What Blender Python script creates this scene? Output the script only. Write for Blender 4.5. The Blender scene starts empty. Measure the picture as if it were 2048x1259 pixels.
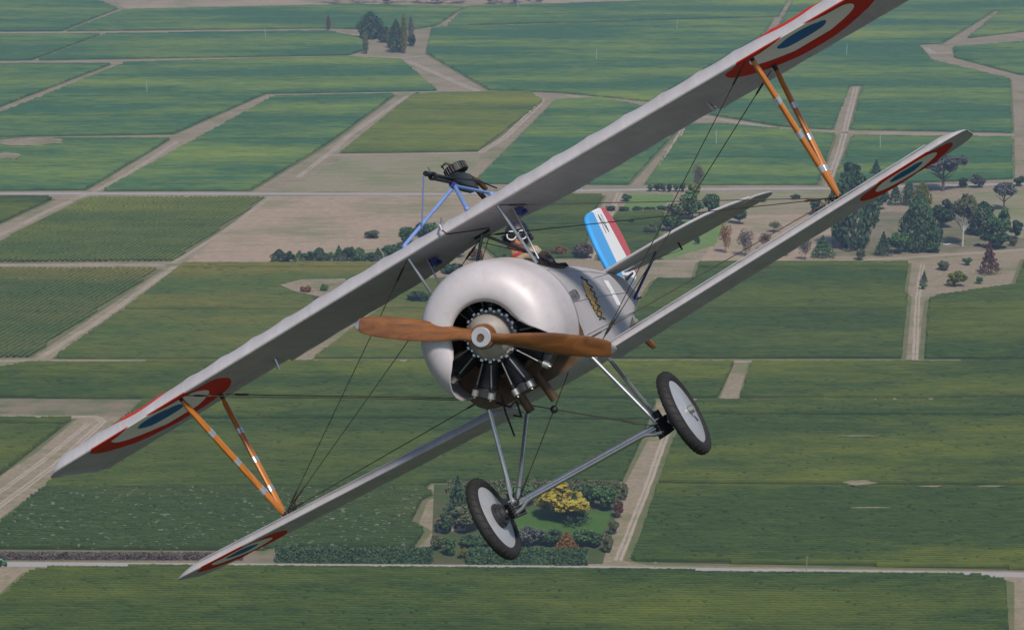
import bpy, math, random
import numpy as np
from mathutils import Matrix, Vector
SC = bpy.context.scene
COL = SC.collection
rnd = random.Random(11)
R2 = math.radians

# ------------------------------------------------------------------ camera
ALT = 300.0                      # metres above the vineyards
FPX = 5000.0                     # focal length in pixels of a 2048 px wide frame
PITCH = R2(13.06)
cd = bpy.data.cameras.new('camera')
cam = bpy.data.objects.new('camera', cd)
COL.objects.link(cam)
SC.camera = cam
cd.sensor_fit = 'HORIZONTAL'
cd.sensor_width = 36.0
cd.lens = FPX / 2048 * 36.0
cd.clip_start = 0.5
cd.clip_end = 20000
cd.dof.use_dof = True
cd.dof.focus_distance = 18.3
cd.dof.aperture_fstop = 20.0
cam.location = (0, 0, ALT)
cam.rotation_euler = (math.pi / 2 - PITCH, 0, 0)
RC = np.array(cam.rotation_euler.to_matrix())

# ------------------------------------------------------------------ light
SUN_EL, SUN_AZ = R2(54), R2(163)     # azimuth from +Y towards +X: high, behind the camera on its right
w = bpy.data.worlds.new('World')
SC.world = w
w.use_nodes = True
nt = w.node_tree
sky = nt.nodes.new('ShaderNodeTexSky')
sky.sky_type = 'NISHITA'
sky.sun_disc = False
sky.sun_elevation = SUN_EL
sky.sun_rotation = SUN_AZ
sky.altitude = 300
sky.air_density = 1.0
sky.dust_density = 1.0
bg = nt.nodes['Background']
nt.links.new(sky.outputs[0], bg.inputs[0])
bg.inputs[1].default_value = 0.085
sd = bpy.data.lights.new('sun', 'SUN')
sd.energy = 3.0
sd.angle = R2(9)
sd.color = (1.0, 0.94, 0.84)
sun = bpy.data.objects.new('sun', sd)
COL.objects.link(sun)
sdir = Vector((math.sin(SUN_AZ) * math.cos(SUN_EL), math.cos(SUN_AZ) * math.cos(SUN_EL), math.sin(SUN_EL)))
sun.rotation_euler = sdir.to_track_quat('Z', 'Y').to_euler()
sun.location = sdir * 600
SC.view_settings.view_transform = 'Standard'
SC.view_settings.look = 'None'
SC.view_settings.exposure = 0.2
SC.view_settings.gamma = 1
SC.render.engine = 'CYCLES'
SC.cycles.use_denoising = True
SC.cycles.volume_bounces = 0
SC.cycles.max_bounces = 6

# ------------------------------------------------------------------ helpers
def at(px, py, z=0.0):
    """point of the ground plane that the photograph shows at pixel (px, py)"""
    d = RC @ np.array([(px - 1024) / FPX, -(py - 629.5) / FPX, -1.0])
    s = (z - ALT) / d[2]
    return Vector((d[0] * s, d[1] * s, z))

def tag(o, label=None, cat=None, group=None, kind=None):
    if label: o['label'] = label
    if cat: o['category'] = cat
    if group: o['group'] = group
    if kind: o['kind'] = kind
    return o

def empty(name, loc=(0, 0, 0), parent=None):
    o = bpy.data.objects.new(name, None)
    COL.objects.link(o)
    o.location = loc
    o.empty_display_size = 0.2
    if parent: o.parent = parent
    return o

def obj(name, me, parent=None, mat=None):
    o = bpy.data.objects.new(name, me)
    COL.objects.link(o)
    if parent: o.parent = parent
    if mat and not me.materials: me.materials.append(mat)
    return o

class MB:
    """collects verts and faces of one mesh"""
    def __init__(s):
        s.v, s.f, s.mi = [], [], []
    def add(s, vs, fs, mi=0):
        b = len(s.v)
        s.v += [tuple(map(float, p)) for p in vs]
        s.f += [tuple(i + b for i in f) for f in fs]
        s.mi += [mi] * len(fs)
        return s
    def grid(s, rows, closed_u=False, closed_v=False, mi=0, flip=False):
        n, m = len(rows), len(rows[0])
        vs = [p for r in rows for p in r]
        fs = []
        for i in range(n if closed_v else n - 1):
            for j in range(m if closed_u else m - 1):
                q = (i * m + j, i * m + (j + 1) % m, ((i + 1) % n) * m + (j + 1) % m, ((i + 1) % n) * m + j)
                fs.append(q[::-1] if flip else q)
        return s.add(vs, fs, mi)
    def tube(s, pts, rad, n=10, cap=True, mi=0, flat=None):
        """tube along a polyline; rad = number or list; flat = (axis, factor) squashes the section"""
        pts = [Vector(p) for p in pts]
        rs = rad if isinstance(rad, (list, tuple)) else [rad] * len(pts)
        rows = []
        up = Vector((0, 0, 1))
        for i, p in enumerate(pts):
            t = (pts[min(i + 1, len(pts) - 1)] - pts[max(i - 1, 0)]).normalized()
            a = up if abs(t.dot(up)) < .93 else Vector((1, 0, 0))
            if flat: a = Vector(flat[0])
            u = (a - t * a.dot(t)).normalized()
            v = t.cross(u)
            k = flat[1] if flat else 1.0
            rows.append([p + u * (rs[i] * math.cos(2 * math.pi * j / n)) + v * (rs[i] * k * math.sin(2 * math.pi * j / n)) for j in range(n)])
        s.grid(rows, closed_u=True, mi=mi)
        if cap:
            b = len(s.v)
            s.f.append(tuple(range(b - n, b))); s.mi.append(mi)
            b0 = b - n * len(pts)
            s.f.append(tuple(range(b0 + n - 1, b0 - 1, -1))); s.mi.append(mi)
        return s
    def box(s, c, d, M=None, mi=0):
        cx, cy, cz = c; x, y, z = (k / 2 for k in d)
        vs = [Vector((i * x, j * y, k * z)) for i in (-1, 1) for j in (-1, 1) for k in (-1, 1)]
        if M is not None: vs = [M @ p for p in vs]
        vs = [p + Vector(c) for p in vs]
        return s.add(vs, [(0, 1, 3, 2), (4, 6, 7, 5), (0, 4, 5, 1), (2, 3, 7, 6), (0, 2, 6, 4), (1, 5, 7, 3)], mi)
    def lathe(s, prof, o=(0, 0, 0), axis='x', n=40, a0=0, a1=2 * math.pi, mi=0):
        """prof = [(along axis, radius)]"""
        full = abs(a1 - a0 - 2 * math.pi) < 1e-6
        rows = []
        for h, r in prof:
            row = []
            for j in range(n if full else n + 1):
                a = a0 + (a1 - a0) * j / n
                c, q = r * math.sin(a), r * math.cos(a)
                row.append({'x': (o[0] + h, o[1] + c, o[2] + q), 'y': (o[0] + c, o[1] + h, o[2] + q), 'z': (o[0] + c, o[1] + q, o[2] + h)}[axis])
            rows.append(row)
        return s.grid(rows, closed_u=full, mi=mi)
    def mesh(s, name, mats, smooth=35):
        me = bpy.data.meshes.new(name)
        me.from_pydata(s.v, [], s.f)
        for m in (mats if isinstance(mats, (list, tuple)) else [mats]): me.materials.append(m)
        if len(me.materials) > 1: me.polygons.foreach_set('material_index', s.mi)
        me.update()
        if smooth:
            me.polygons.foreach_set('use_smooth', [True] * len(me.polygons))
            me.set_sharp_from_angle(angle=R2(smooth))
        return me
    def build(s, name, mats, parent=None, smooth=35):
        return obj(name, s.mesh(name, mats, smooth), parent)

def fast_mesh(name, V, F, mats, mi=None, smooth=False):
    """numpy verts (n,3) and quads (m,4)"""
    me = bpy.data.meshes.new(name)
    me.vertices.add(len(V)); me.vertices.foreach_set('co', np.asarray(V, np.float32).ravel())
    F = np.asarray(F, np.int32)
    me.loops.add(F.size); me.loops.foreach_set('vertex_index', F.ravel())
    me.polygons.add(len(F))
    me.polygons.foreach_set('loop_start', np.arange(0, F.size, F.shape[1], dtype=np.int32))
    me.polygons.foreach_set('loop_total', np.full(len(F), F.shape[1], np.int32))
    for m in (mats if isinstance(mats, (list, tuple)) else [mats]): me.materials.append(m)
    if mi is not None: me.polygons.foreach_set('material_index', np.asarray(mi, np.int32))
    if smooth: me.polygons.foreach_set('use_smooth', np.ones(len(F), bool))
    me.update(calc_edges=True)
    return me

# ------------------------------------------------------------------ materials
def new_mat(name):
    m = bpy.data.materials.new(name)
    m.use_nodes = True
    return m, m.node_tree, m.node_tree.nodes['Principled BSDF']

def N(t, kind, **kw):
    n = t.nodes.new(kind)
    for k, v in kw.items(): setattr(n, k, v)
    return n

def noise(t, vec, scale, detail=4, rough=.6, dist=0):
    n = N(t, 'ShaderNodeTexNoise')
    n.inputs['Scale'].default_value = scale
    n.inputs['Detail'].default_value = detail
    n.inputs['Roughness'].default_value = rough
    n.inputs['Distortion'].default_value = dist
    if vec is not None: t.links.new(vec, n.inputs['Vector'])
    return n.outputs['Fac']

def ramp(t, fac, stops, interp='LINEAR'):
    r = N(t, 'ShaderNodeValToRGB')
    r.color_ramp.interpolation = interp
    e = r.color_ramp.elements
    while len(e) < len(stops): e.new(0.5)
    for i, (p, c) in enumerate(stops):
        e[i].position = p
        e[i].color = (*c, 1) if len(c) == 3 else c
    t.links.new(fac, r.inputs[0])
    return r.outputs[0]

def mix(t, fac, a, b, mode='MIX'):
    m = N(t, 'ShaderNodeMix', data_type='RGBA', blend_type=mode)
    for sock, v in ((m.inputs['Factor'], fac), (m.inputs[6], a), (m.inputs[7], b)):
        if isinstance(v, (int, float)): sock.default_value = v
        elif isinstance(v, tuple): sock.default_value = (*v, 1) if len(v) == 3 else v
        else: t.links.new(v, sock)
    return m.outputs[2]

def mapping(t, scale, src='Object', rot=(0, 0, 0), loc=(0, 0, 0)):
    tc = N(t, 'ShaderNodeTexCoord')
    mp = N(t, 'ShaderNodeMapping')
    mp.inputs['Scale'].default_value = scale
    mp.inputs['Rotation'].default_value = rot
    mp.inputs['Location'].default_value = loc
    t.links.new(tc.outputs[src], mp.inputs['Vector'])
    return mp.outputs[0]

def math_node(t, op, a, b=None, c=None):
    m = N(t, 'ShaderNodeMath', operation=op)
    for i, v in enumerate((a, b, c)):
        if v is None: continue
        if isinstance(v, (int, float)): m.inputs[i].default_value = v
        else: t.links.new(v, m.inputs[i])
    return m.outputs[0]

def bump(t, p, height, strength=.2, dist=.01):
    b = N(t, 'ShaderNodeBump')
    b.inputs['Strength'].default_value = strength
    b.inputs['Distance'].default_value = dist
    t.links.new(height, b.inputs['Height'])
    t.links.new(b.outputs[0], p.inputs['Normal'])

def simple(name, col, rough=.5, metal=0.0, var=.12, scale=6.0, bmp=0.0, coat=0.0, src='Object'):
    m, t, p = new_mat(name)
    v = mapping(t, (1, 1, 1), src)
    f = noise(t, v, scale, 5)
    lo = tuple(c * (1 - var) for c in col); hi = tuple(min(1, c * (1 + var)) for c in col)
    t.links.new(ramp(t, f, [(.3, lo), (.7, hi)]), p.inputs['Base Color'])
    p.inputs['Metallic'].default_value = metal
    rr = N(t, 'ShaderNodeMapRange'); rr.inputs[3].default_value = max(0.02, rough - .08); rr.inputs[4].default_value = min(1, rough + .1)
    t.links.new(f, rr.inputs[0]); t.links.new(rr.outputs[0], p.inputs['Roughness'])
    p.inputs['Coat Weight'].default_value = coat
    if bmp: bump(t, p, noise(t, v, scale * 6, 4), bmp, .004)
    return m

def vine_mat(name, green, yellow, dark, amount=.5, net=0.0, seed=0.0):
    m, t, p = new_mat(name)
    v = mapping(t, (.0035, .013, .02), loc=(seed, seed * 1.7, 0))
    big = noise(t, v, 1.0, 3, .55)
    v2 = mapping(t, (.05, .12, .1), loc=(seed, 0, 0))
    mid = noise(t, v2, 1.0, 4, .6)
    v3 = mapping(t, (.10, 1.1, .8))
    fine = noise(t, v3, 1.0, 3, .7)
    c = mix(t, ramp(t, fine, [(.3, (0, 0, 0)), (.7, (1, 1, 1))]), dark, green)
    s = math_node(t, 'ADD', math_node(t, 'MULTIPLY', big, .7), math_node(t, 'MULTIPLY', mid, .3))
    yf = ramp(t, s, [(.56 - .2 * amount, (0, 0, 0)), (.84 - .2 * amount, (1, 1, 1))])  # broad yellow patches: sunlight through cloud gaps painted into leaf colour, plus autumn yellowing
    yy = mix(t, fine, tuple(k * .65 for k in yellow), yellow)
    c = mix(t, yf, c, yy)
    if net:
        v4 = mapping(t, (.35, 2.2, .5))
        nf = noise(t, v4, 1.0, 2, .5)
        msk = ramp(t, nf, [(.62, (0, 0, 0)), (.70, (1, 1, 1))])
        c = mix(t, math_node(t, 'MULTIPLY', msk, net), c, (.34, .36, .32))
    t.links.new(c, p.inputs['Base Color'])
    p.inputs['Roughness'].default_value = .75
    p.inputs['Specular IOR Level'].default_value = .2
    return m

def soil_mat(name, a, b, grass, gscale=.03, gam=.5, stripes=None):
    m, t, p = new_mat(name)
    v = mapping(t, (1, 1, 1))
    f1 = noise(t, v, gscale, 5, .6)
    f2 = noise(t, v, gscale * 14, 4, .7)
    f3 = noise(t, mapping(t, (.03, .16, 1)), 1.0, 4, .6)
    c = mix(t, ramp(t, f2, [(.3, (0, 0, 0)), (.7, (1, 1, 1))]), a, b)
    g = ramp(t, math_node(t, 'ADD', math_node(t, 'MULTIPLY', f1, .6), math_node(t, 'MULTIPLY', f3, .4)), [(.58 - .2 * gam, (0, 0, 0)), (.72 - .2 * gam, (1, 1, 1))])
    c = mix(t, math_node(t, 'MULTIPLY', g, .85), c, grass)
    t.links.new(c, p.inputs['Base Color'])
    p.inputs['Roughness'].default_value = .95
    p.inputs['Specular IOR Level'].default_value = .1
    return m

MAT = {}
MAT['ground'] = soil_mat('dry earth and grass', (.22, .175, .115), (.36, .285, .205), (.17, .175, .08), .03, .55)
MAT['plain'] = soil_mat('green farmland', (.040, .055, .020), (.055, .070, .026), (.10, .085, .045), .004, .35)
t = MAT['plain'].node_tree; p = t.nodes['Principled BSDF']; src = p.inputs['Base Color'].links[0].from_socket
bk = N(t, 'ShaderNodeTexBrick')                    # far-off blocks of vines with pale lanes between them
t.links.new(mapping(t, (1, 1, 1), rot=(0, 0, R2(-4))), bk.inputs['Vector'])
for k_, v_ in (('Scale', 1.0), ('Mortar Size', 5.0), ('Mortar Smooth', .2), ('Brick Width', 330.0), ('Row Height', 150.0)): bk.inputs[k_].default_value = v_
bk.inputs['Color1'].default_value = (.034, .062, .018, 1); bk.inputs['Color2'].default_value = (.075, .088, .026, 1); bk.inputs['Mortar'].default_value = (.24, .19, .13, 1)
t.links.new(mix(t, .6, src, bk.outputs['Color']), p.inputs['Base Color'])
MAT['garden'] = soil_mat('garden ground', (.075, .085, .035), (.12, .115, .06), (.06, .095, .03), .08, .6)
MAT['soilp'] = soil_mat('pale soil between vines', (.15, .14, .07), (.22, .185, .115), (.10, .12, .045), .05, .5)
MAT['bare'] = soil_mat('bare harrowed field', (.31, .230, .160), (.42, .315, .230), (.20, .20, .105), .014, .55)
MAT['dry'] = soil_mat('dry pasture', (.25, .22, .13), (.31, .26, .18), (.17, .20, .08), .014, .6)
MAT['paddock'] = soil_mat('green paddock', (.12, .19, .06), (.16, .24, .07), (.19, .25, .08), .02, .5)
MAT['lawn'] = soil_mat('lawn', (.055, .12, .025), (.075, .15, .03), (.09, .15, .04), .05, .4)
MAT['track'] = soil_mat('dusty track', (.33, .27, .21), (.45, .375, .30), (.25, .22, .14), .05, .3)
MAT['road'] = soil_mat('sealed chip road', (.33, .30, .29), (.40, .365, .35), (.36, .32, .30), .08, .3)
MAT['verge'] = soil_mat('weedy verge', (.20, .16, .11), (.26, .21, .15), (.12, .14, .06), .06, .7)
MAT['soil'] = soil_mat('dark soil between vines', (.05, .065, .025), (.075, .085, .035), (.05, .08, .025), .05, .6)  # dark greenish-brown soil and grass between the rows
MAT['vineA'] = vine_mat('vine leaves green', (0.0556, 0.0968, 0.0175), (0.1523, 0.1792, 0.0235), (0.0233, 0.0448, 0.0087), 0.5, 0, 1.3)
MAT['vineB'] = vine_mat('vine leaves yellowing with painted sun', (0.0538, 0.0950, 0.0155), (0.1882, 0.2061, 0.0228), (0.0251, 0.0484, 0.0087), 0.52, 0, 4.1)  # yellow is part vine colour, part painted sun patches
MAT['vineC'] = vine_mat('vine leaves rusty', (0.0827, 0.1288, 0.0249), (0.2300, 0.1897, 0.0367), (0.0460, 0.0736, 0.0165), 0.6, 0, 7.7)
MAT['vineN'] = vine_mat('vine leaves with bird netting', (0.0538, 0.0896, 0.0188), (0.1165, 0.1344, 0.0235), (0.0251, 0.0448, 0.0094), 0.35, .45, 2.2)
MAT['vineF'] = vine_mat('vine leaves far with painted haze', (0.0509, 0.1325, 0.0615), (0.2544, 0.3180, 0.0530), (0.0318, 0.0901, 0.0276), 0.55, 0, 9.4)  # bluer, brighter leaves: part of the distance haze put into the colour
MAT['vineY'] = vine_mat('vine leaves painted sunlit yellow green', (0.0760, 0.1235, 0.0243), (0.1995, 0.2185, 0.0304), (0.0427, 0.0779, 0.0167), 1.0, 0, 3.3)  # lit version of the leaves, sunlight painted into the colour
MAT['headland'] = soil_mat('grassy headland', (.13, .135, .06), (.20, .18, .10), (.10, .14, .05), .08, .6)
MAT['vineS'] = vine_mat('vine leaves lush', (0.0556, 0.0986, 0.0161), (0.1523, 0.1792, 0.0215), (0.0197, 0.0403, 0.0067), 0.55, .0, 5.5)

# ------------------------------------------------------------------ the setting: ground, roads, fields
def sheet(name, px, mat, z, kind='structure', label=None, cat=None):
    pts = [at(*p) for p in px]
    me = bpy.data.meshes.new(name)
    me.from_pydata([(p.x, p.y, z) for p in pts], [], [tuple(range(len(pts)))])
    me.materials.append(mat)
    me.update()
    if me.polygons[0].normal.z < 0: me.flip_normals()
    return tag(obj(name, me), label, cat, None, kind)

def strip(name, px, width, mat, z, wob=.0):
    """a road or track of constant width in metres along pixels of the photograph; fine stations with ragged edges"""
    P = [at(*p) for p in px]
    pts = []
    for a, b in zip(P, P[1:]):
        n = max(2, int((b - a).length / 6))
        pts += [a.lerp(b, i / n) for i in range(n)]
    pts.append(P[-1])
    rows, left, right = [], [], []
    for i, p in enumerate(pts):
        t = (pts[min(i + 1, len(pts) - 1)] - pts[max(i - 1, 0)]).normalized()
        nrm = Vector((-t.y, t.x, 0))
        h1, h2 = (width / 2 * (1 + rnd.uniform(-wob, wob)) for _ in '12')
        rows.append([(p.x - nrm.x * h1, p.y - nrm.y * h1, z), (p.x + nrm.x * h2, p.y + nrm.y * h2, z)])
        if name == 'dirt_track':                  # two wheel ruts with a grassy crown between them
            g1, g2 = (width * .10 * (1 + rnd.uniform(-.6, .6)) for _ in '12')
            (a0, a1, _), (b0, b1, _) = rows[-1]
            left.append([(a0, a1, z), (p.x - nrm.x * g1, p.y - nrm.y * g1, z)])
            right.append([(p.x + nrm.x * g2, p.y + nrm.y * g2, z), (b0, b1, z)])
    mb = MB().grid(rows, flip=True) if name != 'dirt_track' else MB().grid(left, flip=True).grid(right, flip=True)
    return tag(mb.build(name, mat, smooth=0), kind='structure')

me = bpy.data.meshes.new('ground')
me.from_pydata([(-9000, -3000, 0), (9000, -3000, 0), (9000, 15000, 0), (-9000, 15000, 0)], [], [(0, 1, 2, 3)])
me.materials.append(MAT['plain'])
tag(obj('ground', me), kind='structure')
sheet('dry_ground', [(-120, -60), (2170, -60), (2120, 1330), (-80, 1330)], MAT['ground'], .008)

# bare fields, pastures and lawns
sheet('bare_field', [(543, 392), (985, 391), (940, 470), (870, 524), (372, 524)], MAT['bare'], .02)
sheet('pasture', [(575, 382), (690, 313), (962, 308), (925, 383)], MAT['dry'], .02)
sheet('pasture', [(1245, 420), (1258, 388), (1345, 388), (1350, 412)], MAT['paddock'], .02)
sheet('pasture', [(1395, 384), (1660, 380), (1640, 412), (1500, 424), (1400, 424)], MAT['dry'], .02)
sheet('bare_field', [(1470, 430), (1660, 428), (1665, 520), (1400, 522), (1440, 470)], MAT['bare'], .02)
sheet('pasture', [(1350, 440), (1460, 430), (1430, 490), (1330, 520), (1310, 500)], MAT['paddock'], .024)
sheet('pasture', [(1945, 385), (2110, 378), (2110, 470), (2000, 480), (1960, 430)], MAT['dry'], .02)
sheet('lawn', [(1000, 1030), (1075, 1015), (1225, 1022), (1205, 1066), (1060, 1060), (985, 1062)], MAT['lawn'], .02)
sheet('verge', [(-40, 798), (292, 798), (255, 832), (-40, 834)], MAT['verge'], .02)
sheet('verge', [(-40, 1100), (555, 1102), (552, 1126), (-40, 1124)], MAT['verge'], .02)
sheet('garden', [(868, 968), (1250, 966), (1205, 1127), (862, 1128)], MAT['garden'], .016)
sheet('garden', [(1660, 425), (2060, 420), (2060, 494), (1990, 500), (1740, 512), (1650, 512)], MAT['verge'], .016)
sheet('bare_field', [(200, -30), (1300, -30), (1280, 6), (700, 9), (250, 19)], MAT['bare'], .02)
# sealed road and dusty tracks
strip('road', [(-60, 1127), (600, 1131.5), (1200, 1136), (1500, 1141), (2110, 1150)], 5.6, MAT['road'], .05, .02)
strip('road', [(-60, 387), (500, 387.5), (900, 388), (1160, 381), (1290, 379), (1640, 377), (2110, 366)], 7.5, MAT['road'], .05, .05)
strip('dirt_track', [(-60, 500), (100, 420), (175, 387)], 4.0, MAT['track'], .045, .12)
strip('dirt_track', [(185, 385), (260, 345), (355, 283)], 3.5, MAT['track'], .045, .15)
strip('dirt_track', [(595, 355), (668, 300), (700, 270), (815, 192)], 4.0, MAT['track'], .045, .15)
strip('dirt_track', [(660, 310), (780, 309), (960, 305), (1010, 275), (1085, 202), (1060, 186)], 5.0, MAT['track'], .045, .12)
strip('dirt_track', [(-60, 66), (330, 63.5), (650, 60.5), (735, 74)], 5.0, MAT['track'], .045, .1)
strip('dirt_track', [(700, 113), (810, 116), (850, 112)], 6.0, MAT['track'], .045, .1)
strip('dirt_track', [(815, 122), (960, 185)], 6.0, MAT['track'], .045, .15)
strip('dirt_track', [(345, 526), (450, 462), (540, 393)], 3.0, MAT['track'], .045, .12)
strip('dirt_track', [(-40, 530), (330, 530)], 4.5, MAT['track'], .045, .15)
strip('dirt_track', [(80, 716), (200, 640), (350, 532)], 3.0, MAT['track'], .045, .15)
strip('dirt_track', [(-40, 832), (190, 833), (207, 842), (110, 930), (-40, 1040)], 3.2, MAT['track'], .045, .1)
strip('dirt_track', [(-40, 1012), (80, 925), (178, 846)], 2.6, MAT['track'], .046, .15)
strip('dirt_track', [(-40, 721.5), (600, 721.5), (1500, 723), (2110, 721)], 2.6, MAT['track'], .045, .25)
strip('dirt_track', [(1380, 799), (1700, 798), (2110, 797.5)], 2.2, MAT['track'], .045, .3)
strip('dirt_track', [(1236, 1120), (1290, 985), (1335, 860)], 3.0, MAT['track'], .045, .15)
strip('dirt_track', [(1640, 524), (1800, 516), (1990, 503), (2110, 495)], 4.0, MAT['track'], .045, .1)
strip('dirt_track', [(1300, 523), (1398, 522)], 3.5, MAT['track'], .045, .1)
strip('dirt_track', [(1830, 720), (1835, 600), (1845, 528)], 3.0, MAT['track'], .045, .2)
strip('dirt_track', [(1130, 190), (1290, 214), (1420, 236), (1560, 258), (1680, 265), (2030, 270)], 5.5, MAT['track'], .045, .2)
strip('dirt_track', [(1850, 95), (1870, 108), (1905, 104)], 6.0, MAT['track'], .045, .1)
strip('dirt_track', [(1300, 370), (1330, 320), (1368, 255)], 4.0, MAT['track'], .045, .2)
strip('dirt_track', [(1655, 372), (1680, 300), (1712, 175)], 4.5, MAT['track'], .045, .2)
strip('dirt_track', [(1180, 520), (1215, 440), (1240, 385)], 4.0, MAT['track'], .045, .2)

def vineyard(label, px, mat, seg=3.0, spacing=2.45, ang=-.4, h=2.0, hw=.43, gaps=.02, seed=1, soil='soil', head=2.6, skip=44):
    """rows of vines clipped to the block's outline, one mesh for the uncountable row leaves, with the soil under them"""
    rs = np.random.RandomState(seed)
    P = np.array([[at(*p).x, at(*p).y] for p in px])
    a = R2(ang)
    U = np.array([math.cos(a), math.sin(a)]); W = np.array([-math.sin(a), math.cos(a)])
    u, v = P @ U, P @ W
    Vs, Fs, base = [], [], 0
    prof = np.array([(-.8, .10), (-1, .84), (-.5, 1.0), (.6, .98), (1, .6)])
    for ri, vv in enumerate(np.arange(v.min() + 1.0, v.max() - .5, spacing)):
        if skip and ri % skip in (skip - 1, skip - 2): continue          # access row left unplanted
        xs = []
        for i in range(len(P)):
            j = (i + 1) % len(P)
            if (v[i] <= vv) != (v[j] <= vv):
                xs.append(u[i] + (vv - v[i]) / (v[j] - v[i]) * (u[j] - u[i]))
        xs.sort()
        for u0, u1 in zip(xs[::2], xs[1::2]):
            u0 += rs.uniform(0, .9); u1 -= rs.uniform(0, .9)
            if u1 - u0 < 4: continue
            n = max(3, int((u1 - u0) / seg))
            uu = np.linspace(u0, u1, n) + rs.uniform(-.3, .3, n) * seg
            hh = h * (1 + rs.normal(0, .045, n))
            ww = hw * (1 + rs.normal(0, .14, n))
            gp = rs.rand(n) < gaps
            hh[gp] *= .45; ww[gp] *= .6
            off = vv + rs.normal(0, .06, n)
            q = np.zeros((n, 5, 3))
            for k, (pw, ph) in enumerate(prof):
                d = off + pw * ww * (1 + rs.normal(0, .06, n))
                q[:, k, 0] = uu * U[0] + d * W[0]
                q[:, k, 1] = uu * U[1] + d * W[1]
                q[:, k, 2] = .03 + ph * hh * (1 + rs.normal(0, .03, n))
            idx = base + np.arange(n * 5).reshape(n, 5)
            Vs.append(q.reshape(-1, 3))
            Fs.append(np.stack([idx[:-1, :-1], idx[1:, :-1], idx[1:, 1:], idx[:-1, 1:]], -1).reshape(-1, 4))
            base += n * 5
    V = np.concatenate(Vs); F = np.concatenate(Fs)
    o = obj('vineyard', fast_mesh('vineyard', V, F, mat))
    tag(o, label, 'vineyard', None, 'stuff')
    if head:                                       # mown grass headland round the block
        cen = P.mean(0); out = []
        for i in range(len(P)):
            t_ = P[(i + 1) % len(P)] - P[i - 1]; t_ = t_ / (np.linalg.norm(t_) + 1e-9)
            nn = np.array([t_[1], -t_[0]])
            if nn @ (P[i] - cen) < 0: nn = -nn
            out.append(P[i] + nn * head * (.8 + .4 * rs.rand()))
        hm2 = bpy.data.meshes.new('headland')
        hm2.from_pydata([(q[0], q[1], .014) for q in out], [], [tuple(range(len(out)))]); hm2.materials.append(MAT['headland']); hm2.update()
        if hm2.polygons[0].normal.z < 0: hm2.flip_normals()
        tag(obj('headland', hm2), kind='structure')
    return sheet('vineyard_soil', px, MAT[soil], .03)

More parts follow.
